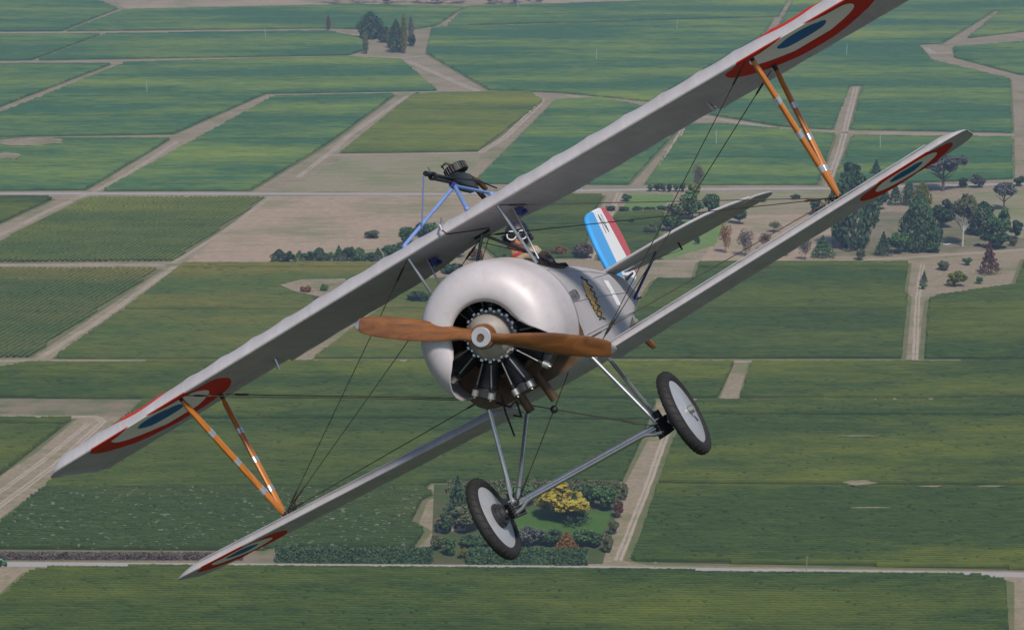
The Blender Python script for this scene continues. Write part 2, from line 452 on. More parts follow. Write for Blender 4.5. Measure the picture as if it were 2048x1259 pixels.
VY = [
 ('vineyard with crisp striped rows below the sealed road in the foreground', [(-60, 1250), (0, 1198), (58, 1146), (118, 1137), (600, 1138.5), (1270, 1145), (1360, 1146), (1960, 1155), (2012, 1163), (2022, 1330), (-60, 1330)], 'vineS', .9, dict(ang=-1.4, gaps=.015)),
 ('green vineyard block behind the left lower wing, above the netted rows', [(285, 803), (1312, 802), (1288, 870), (1245, 962), (862, 966), (852, 975), (85, 977), (140, 932)], 'vineA', 1.3, dict(ang=-.6)),
 ('vineyard flecked with white bird netting left of the garden hedge', [(83, 979), (850, 978), (868, 990), (845, 1000), (822, 1046), (850, 1062), (828, 1095), (540, 1096), (530, 1101), (-50, 1098), (-50, 1080), (0, 1048)], 'vineN', 1.0, dict(ang=-1.0)),
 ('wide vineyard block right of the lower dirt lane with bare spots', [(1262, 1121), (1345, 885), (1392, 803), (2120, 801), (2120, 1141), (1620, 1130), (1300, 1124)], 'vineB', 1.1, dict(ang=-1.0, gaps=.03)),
 ('dark triangular vineyard at the left edge beside the diagonal lane', [(-50, 837), (146, 838), (60, 905), (-50, 990)], 'vineA', 1.5, dict(ang=0)),
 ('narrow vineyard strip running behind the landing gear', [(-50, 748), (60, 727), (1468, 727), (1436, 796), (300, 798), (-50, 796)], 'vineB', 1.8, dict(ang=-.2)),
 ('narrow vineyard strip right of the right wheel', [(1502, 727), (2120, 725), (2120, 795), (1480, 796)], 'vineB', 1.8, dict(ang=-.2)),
 ('rusty vineyard block right of the left diagonal lane', [(108, 717), (262, 610), (368, 530), (700, 528), (830, 529), (690, 650), (583, 718)], 'vineC', 2.0, dict(ang=0, gaps=.04)),
 ('vineyard block behind the propeller and the engine cowling', [(628, 717), (720, 650), (845, 560), (1180, 575), (1185, 717)], 'vineC', 2.0, dict(ang=0)),
 ('dark green vineyard block under the right lower wing', [(1200, 717), (1285, 600), (1310, 562), (1388, 560), (1398, 526), (1650, 526), (1817, 526), (1808, 585), (1815, 594), (1803, 717)], 'vineA', 2.0, dict(ang=0)),
 ('vineyard block at the right edge beyond the sandy lane', [(1858, 602), (1875, 594), (2030, 572), (2050, 520), (2120, 505), (2120, 718), (1848, 718)], 'vineS', 2.0, dict(ang=0)),
 ('small dark vineyard corner on the left edge below the road', [(-50, 395), (95, 395), (105, 399), (0, 447), (-50, 470)], 'vineS', 3.0, dict(ang=0)),
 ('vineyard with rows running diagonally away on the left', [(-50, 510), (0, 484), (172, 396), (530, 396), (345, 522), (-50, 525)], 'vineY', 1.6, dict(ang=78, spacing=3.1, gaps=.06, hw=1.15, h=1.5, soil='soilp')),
 ('lower vineyard with diagonal rows on the left edge', [(-50, 538), (318, 538), (55, 715), (-50, 717)], 'vineC', 1.6, dict(ang=78, spacing=3.1, gaps=.04, hw=1.2, h=1.5, soil='soilp')),
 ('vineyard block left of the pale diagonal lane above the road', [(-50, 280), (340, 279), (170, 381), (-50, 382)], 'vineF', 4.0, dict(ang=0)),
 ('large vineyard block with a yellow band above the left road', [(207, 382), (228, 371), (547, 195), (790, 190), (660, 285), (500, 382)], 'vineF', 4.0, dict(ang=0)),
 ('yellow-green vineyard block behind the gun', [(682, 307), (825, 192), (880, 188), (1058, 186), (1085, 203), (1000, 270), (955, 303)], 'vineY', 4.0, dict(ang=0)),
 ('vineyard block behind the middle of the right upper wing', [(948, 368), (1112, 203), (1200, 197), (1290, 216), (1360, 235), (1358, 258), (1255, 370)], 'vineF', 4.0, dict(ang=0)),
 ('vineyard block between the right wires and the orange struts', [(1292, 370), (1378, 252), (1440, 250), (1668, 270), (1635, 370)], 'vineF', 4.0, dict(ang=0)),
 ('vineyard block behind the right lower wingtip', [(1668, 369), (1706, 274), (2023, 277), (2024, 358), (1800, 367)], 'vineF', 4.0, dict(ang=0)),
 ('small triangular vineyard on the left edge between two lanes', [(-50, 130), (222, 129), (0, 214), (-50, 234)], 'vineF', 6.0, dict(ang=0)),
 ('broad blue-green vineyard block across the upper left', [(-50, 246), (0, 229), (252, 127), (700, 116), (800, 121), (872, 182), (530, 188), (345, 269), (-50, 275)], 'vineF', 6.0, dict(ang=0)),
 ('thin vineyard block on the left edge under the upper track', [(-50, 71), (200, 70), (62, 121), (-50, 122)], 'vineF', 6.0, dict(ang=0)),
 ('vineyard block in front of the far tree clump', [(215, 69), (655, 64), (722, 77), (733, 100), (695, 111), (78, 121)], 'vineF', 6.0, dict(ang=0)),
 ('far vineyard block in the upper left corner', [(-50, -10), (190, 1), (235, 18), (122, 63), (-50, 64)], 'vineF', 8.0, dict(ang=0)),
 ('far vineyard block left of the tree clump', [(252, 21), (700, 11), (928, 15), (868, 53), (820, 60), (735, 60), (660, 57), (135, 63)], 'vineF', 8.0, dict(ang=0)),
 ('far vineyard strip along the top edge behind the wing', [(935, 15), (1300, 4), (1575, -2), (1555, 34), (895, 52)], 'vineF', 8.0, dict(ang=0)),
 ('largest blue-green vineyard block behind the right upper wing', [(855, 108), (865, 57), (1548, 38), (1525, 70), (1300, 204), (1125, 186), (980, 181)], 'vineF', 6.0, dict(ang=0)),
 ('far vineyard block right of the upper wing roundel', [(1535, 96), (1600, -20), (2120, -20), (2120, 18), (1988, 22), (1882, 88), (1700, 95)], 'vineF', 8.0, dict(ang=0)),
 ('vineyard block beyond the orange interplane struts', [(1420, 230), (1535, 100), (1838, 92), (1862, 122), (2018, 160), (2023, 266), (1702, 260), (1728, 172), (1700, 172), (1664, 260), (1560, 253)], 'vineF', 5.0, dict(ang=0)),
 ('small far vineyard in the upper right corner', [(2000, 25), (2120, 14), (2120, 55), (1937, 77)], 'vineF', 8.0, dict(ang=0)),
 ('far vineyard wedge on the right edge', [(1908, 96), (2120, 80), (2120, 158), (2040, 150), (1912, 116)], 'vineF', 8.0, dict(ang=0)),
 ('green vineyard block behind the pilot and the rudder', [(990, 392), (1208, 391), (1180, 440), (1172, 515), (1000, 521), (950, 480)], 'vineA', 3.0, dict(ang=0)),
 ('vineyard block between the rudder and the right tailplane', [(1232, 428), (1330, 424), (1310, 500), (1280, 523), (1195, 521)], 'vineA', 3.0, dict(ang=0)),
]
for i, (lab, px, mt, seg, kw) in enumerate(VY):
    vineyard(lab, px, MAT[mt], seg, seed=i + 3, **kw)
# unplanted patches inside blocks
for px in ([(560, 577), (600, 566), (690, 564), (705, 585), (660, 605), (590, 590)], ):
    sheet('bare_patch', px, MAT['ground'], 2.1)
def rows_patch(c, wpx, hpx):
    n = 14
    sheet('bare_patch', [(c[0] + wpx * (1 + rnd.uniform(-.3, .3)) * math.cos(2 * math.pi * k / n), c[1] + hpx * (1 + rnd.uniform(-.3, .3)) * math.sin(2 * math.pi * k / n)) for k in range(n)], MAT['ground'], 2.1)
for c, a, b in (((1715, 880), 42, 1.2), ((1718, 974), 30, 5), ((1745, 1024), 40, 1.2), ((1860, 981), 22, 1.2), ((1980, 981), 30, 1.2), ((60, 288), 70, 8), ((15, 318), 26, 6), ((1440, 576), 14, 1.5)):
    rows_patch(c, a, b)

# ------------------------------------------------------------------ trees
def leaf_mat(name, a, b, c):
    m, t, p = new_mat(name)
    oi = N(t, 'ShaderNodeObjectInfo')
    v = mapping(t, (1, 1, 1))
    f = noise(t, v, 5.0, 3, .6)
    f2 = noise(t, v, 30.0, 2, .5)
    cc = mix(t, ramp(t, f2, [(.3, (0, 0, 0)), (.7, (1, 1, 1))]), a, b)
    cc = mix(t, ramp(t, f, [(.45, (0, 0, 0)), (.65, (1, 1, 1))]), cc, c)
    hs = N(t, 'ShaderNodeHueSaturation')
    t.links.new(cc, hs.inputs['Color'])
    mr = N(t, 'ShaderNodeMapRange'); mr.inputs[3].default_value = .8; mr.inputs[4].default_value = 1.2
    t.links.new(oi.outputs['Random'], mr.inputs[0]); t.links.new(mr.outputs[0], hs.inputs['Value'])
    t.links.new(hs.outputs[0], p.inputs['Base Color'])
    p.inputs['Roughness'].default_value = .7
    p.inputs['Specular IOR Level'].default_value = .2
    return m
LEAF = {
 'dark': leaf_mat('needles dark', (0.039, 0.079, 0.032), (0.075, 0.125, 0.050), (0.053, 0.096, 0.043)),
 'green': leaf_mat('leaves green', (0.062, 0.125, 0.042), (0.115, 0.199, 0.062), (0.084, 0.157, 0.062)),
 'olive': leaf_mat('leaves olive', (0.096, 0.119, 0.049), (0.166, 0.182, 0.078), (0.131, 0.139, 0.070)),
 'yellow': leaf_mat('leaves yellow', (.22, .17, .018), (.42, .33, .035), (.30, .26, .04)),
 'lime': leaf_mat('leaves yellow green', (.12, .14, .022), (.22, .22, .035), (.16, .18, .03)),
 'orange': leaf_mat('leaves orange', (.18, .085, .022), (.30, .15, .035), (.22, .12, .03)),
 'rust': leaf_mat('leaves rust', (.115, .055, .034), (.18, .085, .05), (.14, .075, .045)),
 'grey': leaf_mat('twigs grey brown', (.115, .09, .068), (.17, .135, .10), (.14, .115, .08)),
 'brown': leaf_mat('bare hedge twigs', (.085, .068, .055), (.125, .10, .082), (.10, .08, .066)),
 'gum': leaf_mat('gum leaves', (0.078, 0.086, 0.073), (0.139, 0.143, 0.122), (0.104, 0.108, 0.096)),
}
BARK = simple('bark', (.12, .09, .065), .9, 0, .3, 12, .4)
WBARK = simple('pale bark', (.48, .44, .38), .8, 0, .15, 12, .2)

def crown_mesh(kind, n, seed):
    rs = np.random.RandomState(seed)
    pts, size = [], []
    if kind == 'conifer':
        k = rs.rand(n) ** .75
        r = (1 - k) * .5 * (.55 + .45 * rs.rand(n) ** .5) * (1 + .25 * np.sin(k * 42 + rs.rand() * 6))
        a = rs.rand(n) * 6.283
        r *= 1 + .22 * np.sin(3 * a + seed) * (1 - k)
        P = np.stack([r * np.cos(a), r * np.sin(a), .04 + k * .96], 1); s = .034
    elif kind == 'pine':
        k = rs.rand(n)
        env = np.interp(k, [0, .12, .45, .75, .92, 1], [.28, .46, .5, .36, .17, .03])
        a = rs.rand(n) * 6.283
        env = env * (1 + .25 * np.sin(2 * a + seed + 5 * k) + .16 * np.sin(5 * a - 9 * k))
        r = env * (.5 + .5 * rs.rand(n) ** .4)
        P = np.stack([r * np.cos(a), r * np.sin(a), .03 + k * .97], 1); s = .036
    elif kind == 'poplar':
        k = rs.rand(n)
        env = np.interp(k, [0, .15, .5, .85, 1], [.22, .45, .5, .3, .04])
        a = rs.rand(n) * 6.283
        r = env * (.35 + .65 * rs.rand(n) ** .5) * (1 + .25 * np.sin(4 * a + 11 * k + seed))
        P = np.stack([r * np.cos(a), r * np.sin(a), .06 + k * .94], 1); s = .045
    else:
        K = {'round': 16, 'bush': 10, 'gum': 15, 'bare': 12}[kind]
        C = []
        while len(C) < K:
            d = rs.normal(size=3); d /= np.linalg.norm(d)
            if kind == 'gum':
                q = d * np.array([.40, .40, .15]) * (.6 + .4 * rs.rand()) + np.array([0, 0, .78])
            elif kind == 'bush':
                q = d * np.array([.33, .33, .30]) * (.5 + .5 * rs.rand()) + np.array([0, 0, .48])
            elif kind == 'bare':
                q = d * np.array([.30, .30, .34]) * (.4 + .6 * rs.rand()) + np.array([0, 0, .58])
            else:
                q = d * np.array([.33, .33, .30]) * (.55 + .45 * rs.rand()) + np.array([0, 0, .60])
            C.append(q)
        C = np.array(C)
        rad = rs.uniform(.11, .19, K) * (1.0 if kind != 'gum' else .8)
        i = rs.randint(0, K, n)
        d = rs.normal(size=(n, 3)); d /= np.linalg.norm(d, axis=1)[:, None]
        rr = rad[i] * (.55 + .45 * rs.rand(n) ** .5)
        if kind == 'bare': rr *= 1.15
        P = C[i] + d * rr[:, None]
        s = .045
        if kind == 'bare': s = .020
        P[:, 2] = np.clip(P[:, 2], .03, 1.02)
    n = len(P)
    t1 = rs.normal(size=(n, 3)); t1 /= np.linalg.norm(t1, axis=1)[:, None]
    t2 = np.cross(t1, rs.normal(size=(n, 3))); t2 /= np.linalg.norm(t2, axis=1)[:, None]
    sz = (s * rs.uniform(.6, 1.5, n))[:, None]
    V = np.stack([P - t1 * sz, P + t2 * sz * .8, P + t1 * sz, P - t2 * sz * .8], 1).reshape(-1, 3)
    return V, np.arange(len(V)).reshape(-1, 4)

_crown = {}
def crown(kind, leaf, var):
    key = (kind, leaf, var)
    if key not in _crown:
        n = {'conifer': 1900, 'pine': 2600, 'poplar': 1300, 'round': 2200, 'bush': 1500, 'gum': 1700, 'bare': 1500}[kind]
        V, F = crown_mesh(kind, n, var * 13 + sum(map(ord, kind)) % 97)
        _crown[key] = fast_mesh('crown', V, F, LEAF[leaf])
    return _crown[key]
_trunk = {}
def trunk(kind, pale=False):
    key = (kind, pale)
    if key not in _trunk:
        rs = random.Random(sum(map(ord, kind)))
        b = MB()
        top = {'conifer': .9, 'pine': .85, 'poplar': .8, 'bush': .4, 'gum': .72, 'bare': .85, 'round': .6}[kind]
        r = {'gum': .035, 'bare': .02}.get(kind, .03)
        b.tube([(0, 0, -.02), (.01, 0, top * .4), (-.005, .01, top)], [r, r * .7, r * .25], 7)
        if kind in ('gum', 'round', 'bare', 'bush'):
            for k in range(9 if kind != 'bush' else 5):
                a = rs.uniform(0, 6.28); z0 = top * rs.uniform(.35, .8)
                L = rs.uniform(.2, .36)
                b.tube([(0, 0, z0), (L * .5 * math.cos(a), L * .5 * math.sin(a), z0 + L * .45), (L * math.cos(a), L * math.sin(a), min(.95, z0 + L * .8))], [r * .5, r * .35, r * .1], 5)
        _trunk[key] = b.mesh('trunk', WBARK if pale else BARK, 60)
    return _trunk[key]

def tree(px, py, hpx, wpx, kind, leaf, label, group=None, name=None, pale=False, cat='tree', z=0.0):
    p = at(px, py)
    dist = math.sqrt(p.x ** 2 + p.y ** 2 + ALT ** 2)
    ppm = FPX / dist
    hm, wm = hpx / ppm / .965, wpx / ppm
    nm = name or {'conifer': 'conifer_tree', 'pine': 'pine_tree', 'poplar': 'poplar_tree', 'round': 'broadleaf_tree', 'bush': 'bush', 'gum': 'gum_tree', 'bare': 'bare_tree'}[kind]
    e = empty(nm, (p.x, p.y, z))
    e.scale = (wm, wm, hm)
    e.rotation_euler = (0, 0, rnd.uniform(0, 6.28))
    var = rnd.randint(0, 2)
    obj('crown', crown(kind, leaf, var), e)
    obj('trunk', trunk(kind, pale), e)
    tag(e, label, 'bush' if kind == 'bush' and cat == 'tree' else cat, group)
    return e

G1 = 'tree clump among the far vineyards'
tree(741, 78, 52, 44, 'pine', 'dark', 'large dark spreading conifer, leftmost of the far clump', G1)
tree(772, 85, 30, 26, 'pine', 'dark', 'lower dark conifer beside the large one in the far clump', G1)
tree(731, 108, 42, 11, 'poplar', 'olive', 'short olive poplar standing apart left of the far clump', G1)
tree(778, 96, 38, 9, 'poplar', 'lime', 'slim yellow-green poplar between dark conifers in the far clump', G1)
tree(792, 105, 62, 27, 'pine', 'dark', 'tall dark conifer in the middle of the far clump', G1)
tree(808, 107, 74, 13, 'poplar', 'lime', 'tallest yellowish poplar of the far clump', G1)
tree(822, 92, 58, 11, 'poplar', 'grey', 'brownish bare-topped poplar behind the tall yellow one', G1)
tree(824, 93, 26, 26, 'bush', 'dark', 'dark round bush at the right end of the far clump', G1)
tree(657, 60, 28, 8, 'poplar', 'rust', 'lone rusty poplar beside the far upper track')
for k in range(14):
    tree(558 + k * 20 + rnd.uniform(-3, 3), 525 - .3 * k + rnd.uniform(-1, 1), 27 + rnd.uniform(-8, 8), 32 + rnd.uniform(-8, 6), ('pine', 'round', 'conifer', 'bush')[(k * 7) % 4], ('dark', 'dark', 'green')[k % 3],
         '%s dark shelter tree from the left in the row along the bare field' % ('first second third fourth fifth sixth seventh eighth ninth tenth eleventh twelfth thirteenth fourteenth'.split()[k]), 'shelter trees along the bare field', name='shelter_tree')
tree(745, 475, 16, 50, 'bush', 'olive', 'wide low olive bush on the bare field')
tree(815, 490, 36, 42, 'round', 'green', 'green tree just left of the upper wing leading edge')
tree(838, 486, 40, 44, 'round', 'dark', 'dark tree partly behind the blue gun mount leg')
tree(860, 478, 34, 40, 'round', 'green', 'green tree right behind the upper wing by the gun mount')
tree(612, 590, 26, 30, 'bush', 'orange', 'orange autumn bush on the bare island among vines')
tree(648, 588, 26, 24, 'bush', 'green', 'green bush beside the orange one on the bare island')
tree(640, 606, 16, 30, 'bush', 'dark', 'dark low bush in front of the bare island')
for x, y, h, w_, lf, lb in ((700, 508, 10, 18, 'dark', 'small dark bush on the bare field near the shelter row'), (905, 560, 34, 60, 'dark', 'dark bushy tree behind the left cabane strut'), (835, 606, 26, 70, 'dark', 'low dark bush clump left of the cowling'),
                           (920, 515, 34, 30, 'rust', 'rusty shrub under the upper wing centre'), (955, 520, 26, 40, 'orange', 'orange shrub seen under the upper wing centre'), (1122, 512, 22, 46, 'orange', 'orange round tree just right of the pilot'), (1165, 515, 32, 60, 'grey', 'grey-brown leafless clump left of the rudder')):
    tree(x, y, h, w_, 'bush' if h < 30 else 'round', lf, lb)
# line of bushes along the upper road, right of the rudder
for k in range(6):
    tree(1300 + k * 13, 383 + rnd.uniform(-1, 1), 17 + rnd.uniform(-3, 5), 18, 'bush', 'dark' if k % 2 else 'green', '%s bush from the left in the roadside row above the paddock' % 'first second third fourth fifth sixth'.split()[k], 'roadside bushes above the paddock')
tree(1396, 388, 66, 34, 'bare', 'grey', 'tall leafless poplar at the right end of the roadside bushes')
tree(1384, 400, 32, 44, 'round', 'lime', 'yellow-green tree in front of the leafless poplar')
tree(1385, 438, 54, 66, 'round', 'green', 'broad green tree behind the flying wires')
tree(1350, 440, 36, 48, 'round', 'olive', 'olive tree left of the broad green one')
tree(1425, 432, 44, 50, 'round', 'green', 'green tree right of the broad one behind the wires')
tree(1253, 402, 17, 28, 'bush', 'green', 'round green bush on the bright paddock')
for k in range(5):
    tree(1222 + k * 26, 421 + rnd.uniform(-1, 2), 11, 34, 'bush', 'dark', '%s low bush in the hedge line below the bright paddock' % 'first second third fourth fifth'.split()[k], 'hedge line below the bright paddock')
tree(1478, 448, 44, 44, 'round', 'green', 'green tree just behind the tailplane tip')
tree(1450, 506, 64, 38, 'bare', 'orange', 'tall sparse orange-topped tree below the tailplane')
tree(1490, 512, 58, 48, 'bare', 'grey', 'tall sparse grey-brown tree below the tailplane tip')
tree(1548, 464, 22, 46, 'bare', 'olive', 'low spreading tree on the bare field between tail and wing')
tree(1320, 520, 34, 40, 'bare', 'grey', 'sparse brown tree right of the rudder')
tree(1395, 488, 18, 16, 'bush', 'dark', 'small dark shrub under the tailplane')
tree(1262, 450, 15, 16, 'bush', 'dark', 'small dark shrub on the pale lane right of the rudder')
tree(1610, 520, 44, 36, 'bare', 'grey', 'sparse grey tree above the right lower wing')
for a in ((1340, 462, 34, 46, 'round', 'green', 'green tree left of the wires crossing the tailplane'), (1300, 470, 26, 34, 'round', 'olive', 'olive tree beside the lane right of the rudder'),
          (1365, 470, 30, 40, 'round', 'dark', 'dark tree just above the middle of the tailplane'), (1412, 458, 34, 44, 'round', 'olive', 'olive tree above the outer tailplane'),
          (1530, 500, 36, 34, 'bare', 'rust', 'sparse rusty tree between tailplane and lower wing'), (1572, 512, 30, 34, 'bare', 'olive', 'sparse olive tree just above the lower wing'),
          (1520, 402, 12, 40, 'bush', 'olive', 'low olive scrub on the dry pasture behind the wires'), (1590, 398, 11, 30, 'bush', 'dark', 'low dark scrub on the dry pasture left of the struts'),
          (1635, 430, 30, 40, 'round', 'dark', 'dark tree behind the wire ends at the right strut foot'), (1720, 520, 26, 30, 'bush', 'olive', 'olive bush at the foot of the largest pine'),
          (1868, 505, 24, 40, 'bush', 'green', 'green bush beside the farm track'), (2038, 372, 22, 30, 'bush', 'dark', 'dark bush at the right end of the upper road')):
    tree(*a)
G2 = 'trees of the farmstead on the right'
for a in (
 (1698, 372, 46, 52, 'round', 'dark', 'dark round tree at the foot of the orange struts'),
 (1752, 352, 32, 24, 'conifer', 'dark', 'small dark conifer just above the right lower wing'),
 (1705, 495, 150, 78, 'pine', 'dark', 'largest dark pine below the right lower wing'),
 (1645, 514, 42, 48, 'conifer', 'green', 'small broad conifer left of the largest pine'),
 (1757, 420, 44, 40, 'round', 'dark', 'dark tree directly under the lower wing roundel'),
 (1790, 410, 46, 28, 'conifer', 'dark', 'narrow dark conifer left of the two under the wing roundel'),
 (1817, 411, 46, 22, 'poplar', 'dark', 'narrow column-shaped dark tree under the wingtip roundel'),
 (1843, 438, 70, 32, 'poplar', 'lime', 'yellow-green tree rising behind the big farm pine'),
 (1836, 503, 112, 58, 'pine', 'dark', 'tall blue-green pine in the middle of the farmstead'),
 (1796, 507, 42, 46, 'round', 'green', 'green rounded tree in front of the middle pine'),
 (1766, 511, 46, 34, 'conifer', 'dark', 'dark pointed conifer at the left end of the farm hedge'),
 (1866, 497, 44, 46, 'round', 'dark', 'dark tree right of the middle pine'),
 (1885, 455, 58, 60, 'round', 'dark', 'dark dense tree left of the white-trunked gum'),
 (1925, 492, 100, 62, 'gum', 'olive', 'gum tree with tall white trunk and pale branches'),
 (1965, 470, 64, 50, 'pine', 'dark', 'dark tree right behind the white-trunked gum'),
 (1998, 478, 62, 50, 'round', 'green', 'dark green tree at the right of the farmstead'),
 (2008, 420, 52, 50, 'gum', 'gum', 'tall loose gum at the upper right of the farmstead'),
 (1990, 495, 40, 66, 'bush', 'dark', 'wide dark bush by the driveway'),
 (2030, 478, 36, 34, 'round', 'dark', 'dark round tree at the right edge of the farmstead'),
 (2027, 492, 20, 20, 'bush', 'olive', 'small olive bush by the driveway bend'),
 (1886, 382, 70, 92, 'gum', 'gum', 'broad grey-purple gum below the right lower wingtip'),
 (1925, 375, 22, 28, 'bush', 'dark', 'left of two dark bushes beside the broad gum'),
 (1957, 375, 30, 36, 'bush', 'gum', 'right grey-green bush beside the broad gum'),
 (1977, 548, 64, 36, 'conifer', 'rust', 'rust-red conifer in the sandy triangle'),
 (1910, 572, 36, 46, 'bush', 'lime', 'yellow-green round bush in the sandy triangle'),
 (1958, 567, 16, 20, 'bush', 'green', 'small green shrub right of the yellow-green bush'),
 (1886, 540, 20, 34, 'bush', 'olive', 'olive bush above the yellow-green one'),
 (1934, 530, 20, 22, 'bush', 'green', 'small green tree at the top of the sandy triangle'),
 (1848, 565, 24, 14, 'conifer', 'dark', 'slender dark conifer beside the sandy lane'),
 (1846, 578, 16, 18, 'bush', 'green', 'small green bush at the foot of the slender conifer'),
 (1992, 538, 14, 14, 'bush', 'dark', 'tiny dark shrub under the rust-red conifer'),
 ):
    a = list(a); a[3] *= 1.12
    tree(*a, group=G2, pale=('gum tree with tall white' in a[6]))
G3 = 'garden trees inside the hedged block'
for a in (
 (1128, 1038, 62, 116, 'round', 'yellow', 'big bright yellow tree in the hedged garden'),
 (1148, 1047, 52, 46, 'conifer', 'dark', 'dark pointed tree in front of the yellow one'),
 (1212, 1018, 40, 52, 'round', 'green', 'green tree at the right back of the garden'),
 (1180, 1010, 34, 40, 'round', 'dark', 'dark tree behind the right of the yellow tree'),
 (916, 1032, 68, 44, 'conifer', 'dark', 'tall dark tree left of the left wheel'),
 (890, 1064, 34, 42, 'round', 'dark', 'dark round tree left of the red roof'),
 (935, 1062, 44, 60, 'round', 'olive', 'olive tree beside the red-roofed house'),
 (1040, 1010, 36, 60, 'round', 'green', 'green tree behind the left wheel'),
 (1000, 1092, 34, 60, 'round', 'dark', 'dark bushy tree just right of the left wheel'),
 (1055, 1092, 32, 56, 'round', 'gum', 'grey-green bushy tree right of the left wheel'),
 (1100, 1090, 30, 52, 'round', 'dark', 'dark bushy tree left of the orange one'),
 (1165, 1090, 32, 50, 'round', 'green', 'green bushy tree right of the orange one'),
 (1190, 1092, 28, 40, 'round', 'dark', 'dark bushy tree at the right front of the garden'),
 (1133, 1103, 34, 38, 'conifer', 'orange', 'orange-brown pointed tree above the front hedge'),
 (945, 1094, 26, 60, 'bush', 'dark', 'dark bush row end behind the front hedge on the left'),
 (900, 1110, 36, 36, 'bush', 'green', 'green bush at the left gap of the front hedge'),
 (875, 1098, 30, 30, 'bush', 'olive', 'olive bush in the driveway gap between hedges'),
 (925, 1116, 24, 20, 'bush', 'lime', 'yellowish bush in front of the dark front hedge'),
 (1248, 1000, 34, 20, 'bush', 'olive', 'topmost olive shrub along the lower dirt lane'),
 (1236, 1035, 36, 24, 'bush', 'rust', 'rusty shrub along the lower dirt lane'),
 (1228, 1068, 34, 24, 'bush', 'olive', 'third shrub down along the lower dirt lane'),
 (1215, 1104, 36, 28, 'bush', 'olive', 'lowest shrub along the lower dirt lane'),
 ):
    a = list(a); a[2] *= 1.18; a[3] *= 1.3
    tree(*a, group=G3)

def hedge(px0, px1, hm, wm, leaf, label, seed, ragged=.12):
    a, b = at(*px0), at(*px1)
    L = (b - a).length
    rs = np.random.RandomState(seed)
    e = empty('hedge', ((a.x + b.x) / 2, (a.y + b.y) / 2, 0))
    e.rotation_euler = (0, 0, math.atan2(b.y - a.y, b.x - a.x))
    core = MB()
    n = max(4, int(L / 2.5))
    rows = []
    for i in range(n + 1):
        x = -L / 2 + L * i / n
        h = hm * (.9 + ragged * rs.uniform(-1, 1)); q = wm / 2 * (.9 + .1 * rs.uniform(-1, 1))
        rows.append([(x, -q, 0), (x, -q * .95, h * .85), (x, -q * .5, h), (x, q * .5, h), (x, q * .95, h * .85), (x, q, 0)])
    core.grid(rows)
    m = len(core.v)
    core.f += [tuple(range(5, -1, -1)), tuple(range(m - 6, m))]; core.mi += [0, 0]
    o = core.build('hedge_core', LEAF[leaf], e, 60)
    k = int(L * (hm * 2 + wm) * 5)
    k = min(k, 9000)
    P = np.zeros((k, 3))
    P[:, 0] = rs.uniform(-L / 2, L / 2, k)
    side = rs.rand(k)
    top = side < wm / (wm + 2 * hm)
    P[:, 1] = np.where(top, rs.uniform(-wm / 2, wm / 2, k), np.where(rs.rand(k) < .5, -wm / 2, wm / 2) * rs.uniform(.9, 1.08, k))
    P[:, 2] = np.where(top, hm * rs.uniform(.95, 1.08, k), rs.uniform(.1, hm, k))
    t1 = rs.normal(size=(k, 3)); t1 /= np.linalg.norm(t1, axis=1)[:, None]
    t2 = np.cross(t1, rs.normal(size=(k, 3))); t2 /= np.linalg.norm(t2, axis=1)[:, None]
    s = rs.uniform(.25, .55, k)[:, None]
    V = np.stack([P - t1 * s, P + t2 * s, P + t1 * s, P - t2 * s], 1).reshape(-1, 3)
    o = obj('hedge_leaves', fast_mesh('hedge_leaves', V, np.arange(len(V)).reshape(-1, 4), LEAF[leaf]), e)
    o['kind'] = 'stuff'
    tag(e, label, 'hedge')
hedge((552, 1122), (866, 1124), 5.2, 4, 'dark', 'dark clipped hedge along the road left of the driveway', 3)
hedge((935, 1125), (1105, 1126), 5.4, 4, 'dark', 'dark clipped hedge along the road below the left wheel', 4)
hedge((1108, 1126), (1176, 1126), 5.0, 5, 'dark', 'short rounded dark hedge at the right end of the garden front', 5)
hedge((-60, 1116), (486, 1117), 2.0, 3.5, 'brown', 'low brown leafless hedge along the road on the left', 6, .3)
hedge((895, 985), (1240, 984), 4.6, 4, 'olive', 'brownish tall hedge along the back of the garden', 7)

# far wood along the top edge
rs = np.random.RandomState(8)
Vw, Fw, b0 = [], [], 0
for k in range(70):
    p = at(645 + rs.rand() * 440, 8 + rs.uniform(-4, 1.5))
    V, F = crown_mesh('round', 160, k)
    s = rs.uniform(9, 15)
    V = V * np.array([s * 1.3, s * 1.3, s]) + np.array([p.x, p.y, 0]) + 0
    Vw.append(V); Fw.append(F + b0); b0 += len(V)
tag(obj('wood', fast_mesh('wood', np.concatenate(Vw), np.concatenate(Fw), LEAF['gum'])), 'dark purplish wood along the top edge of the picture', 'wood', None, 'stuff')

# ------------------------------------------------------------------ small things on the ground
WHITE = simple('white paint', (.62, .64, .63), .5, 0, .06, 3)
TEAL = simple('pale tower paint', (.34, .44, .45), .5, 0, .06, 3)
DARKM = simple('dark metal', (.04, .042, .045), .45, .4, .2, 8)
RED = simple('red roof tiles', (.30, .075, .05), .8, 0, .2, 2)
PLASTER = simple('house wall plaster', (.42, .36, .30), .85, 0, .1, 2)
GLASSD = simple('dark window glass', (.02, .025, .03), .1, 0, .1, 2)
TRGREEN = simple('tractor green', (.015, .16, .05), .4, 0, .1, 3)
CARD = simple('car paint dark', (.03, .035, .05), .3, .2, .1, 3)
TYREM = simple('tyre rubber small', (.02, .02, .02), .8, 0, .2, 8)
POLEW = simple('weathered pole', (.30, .26, .22), .85, 0, .2, 4)

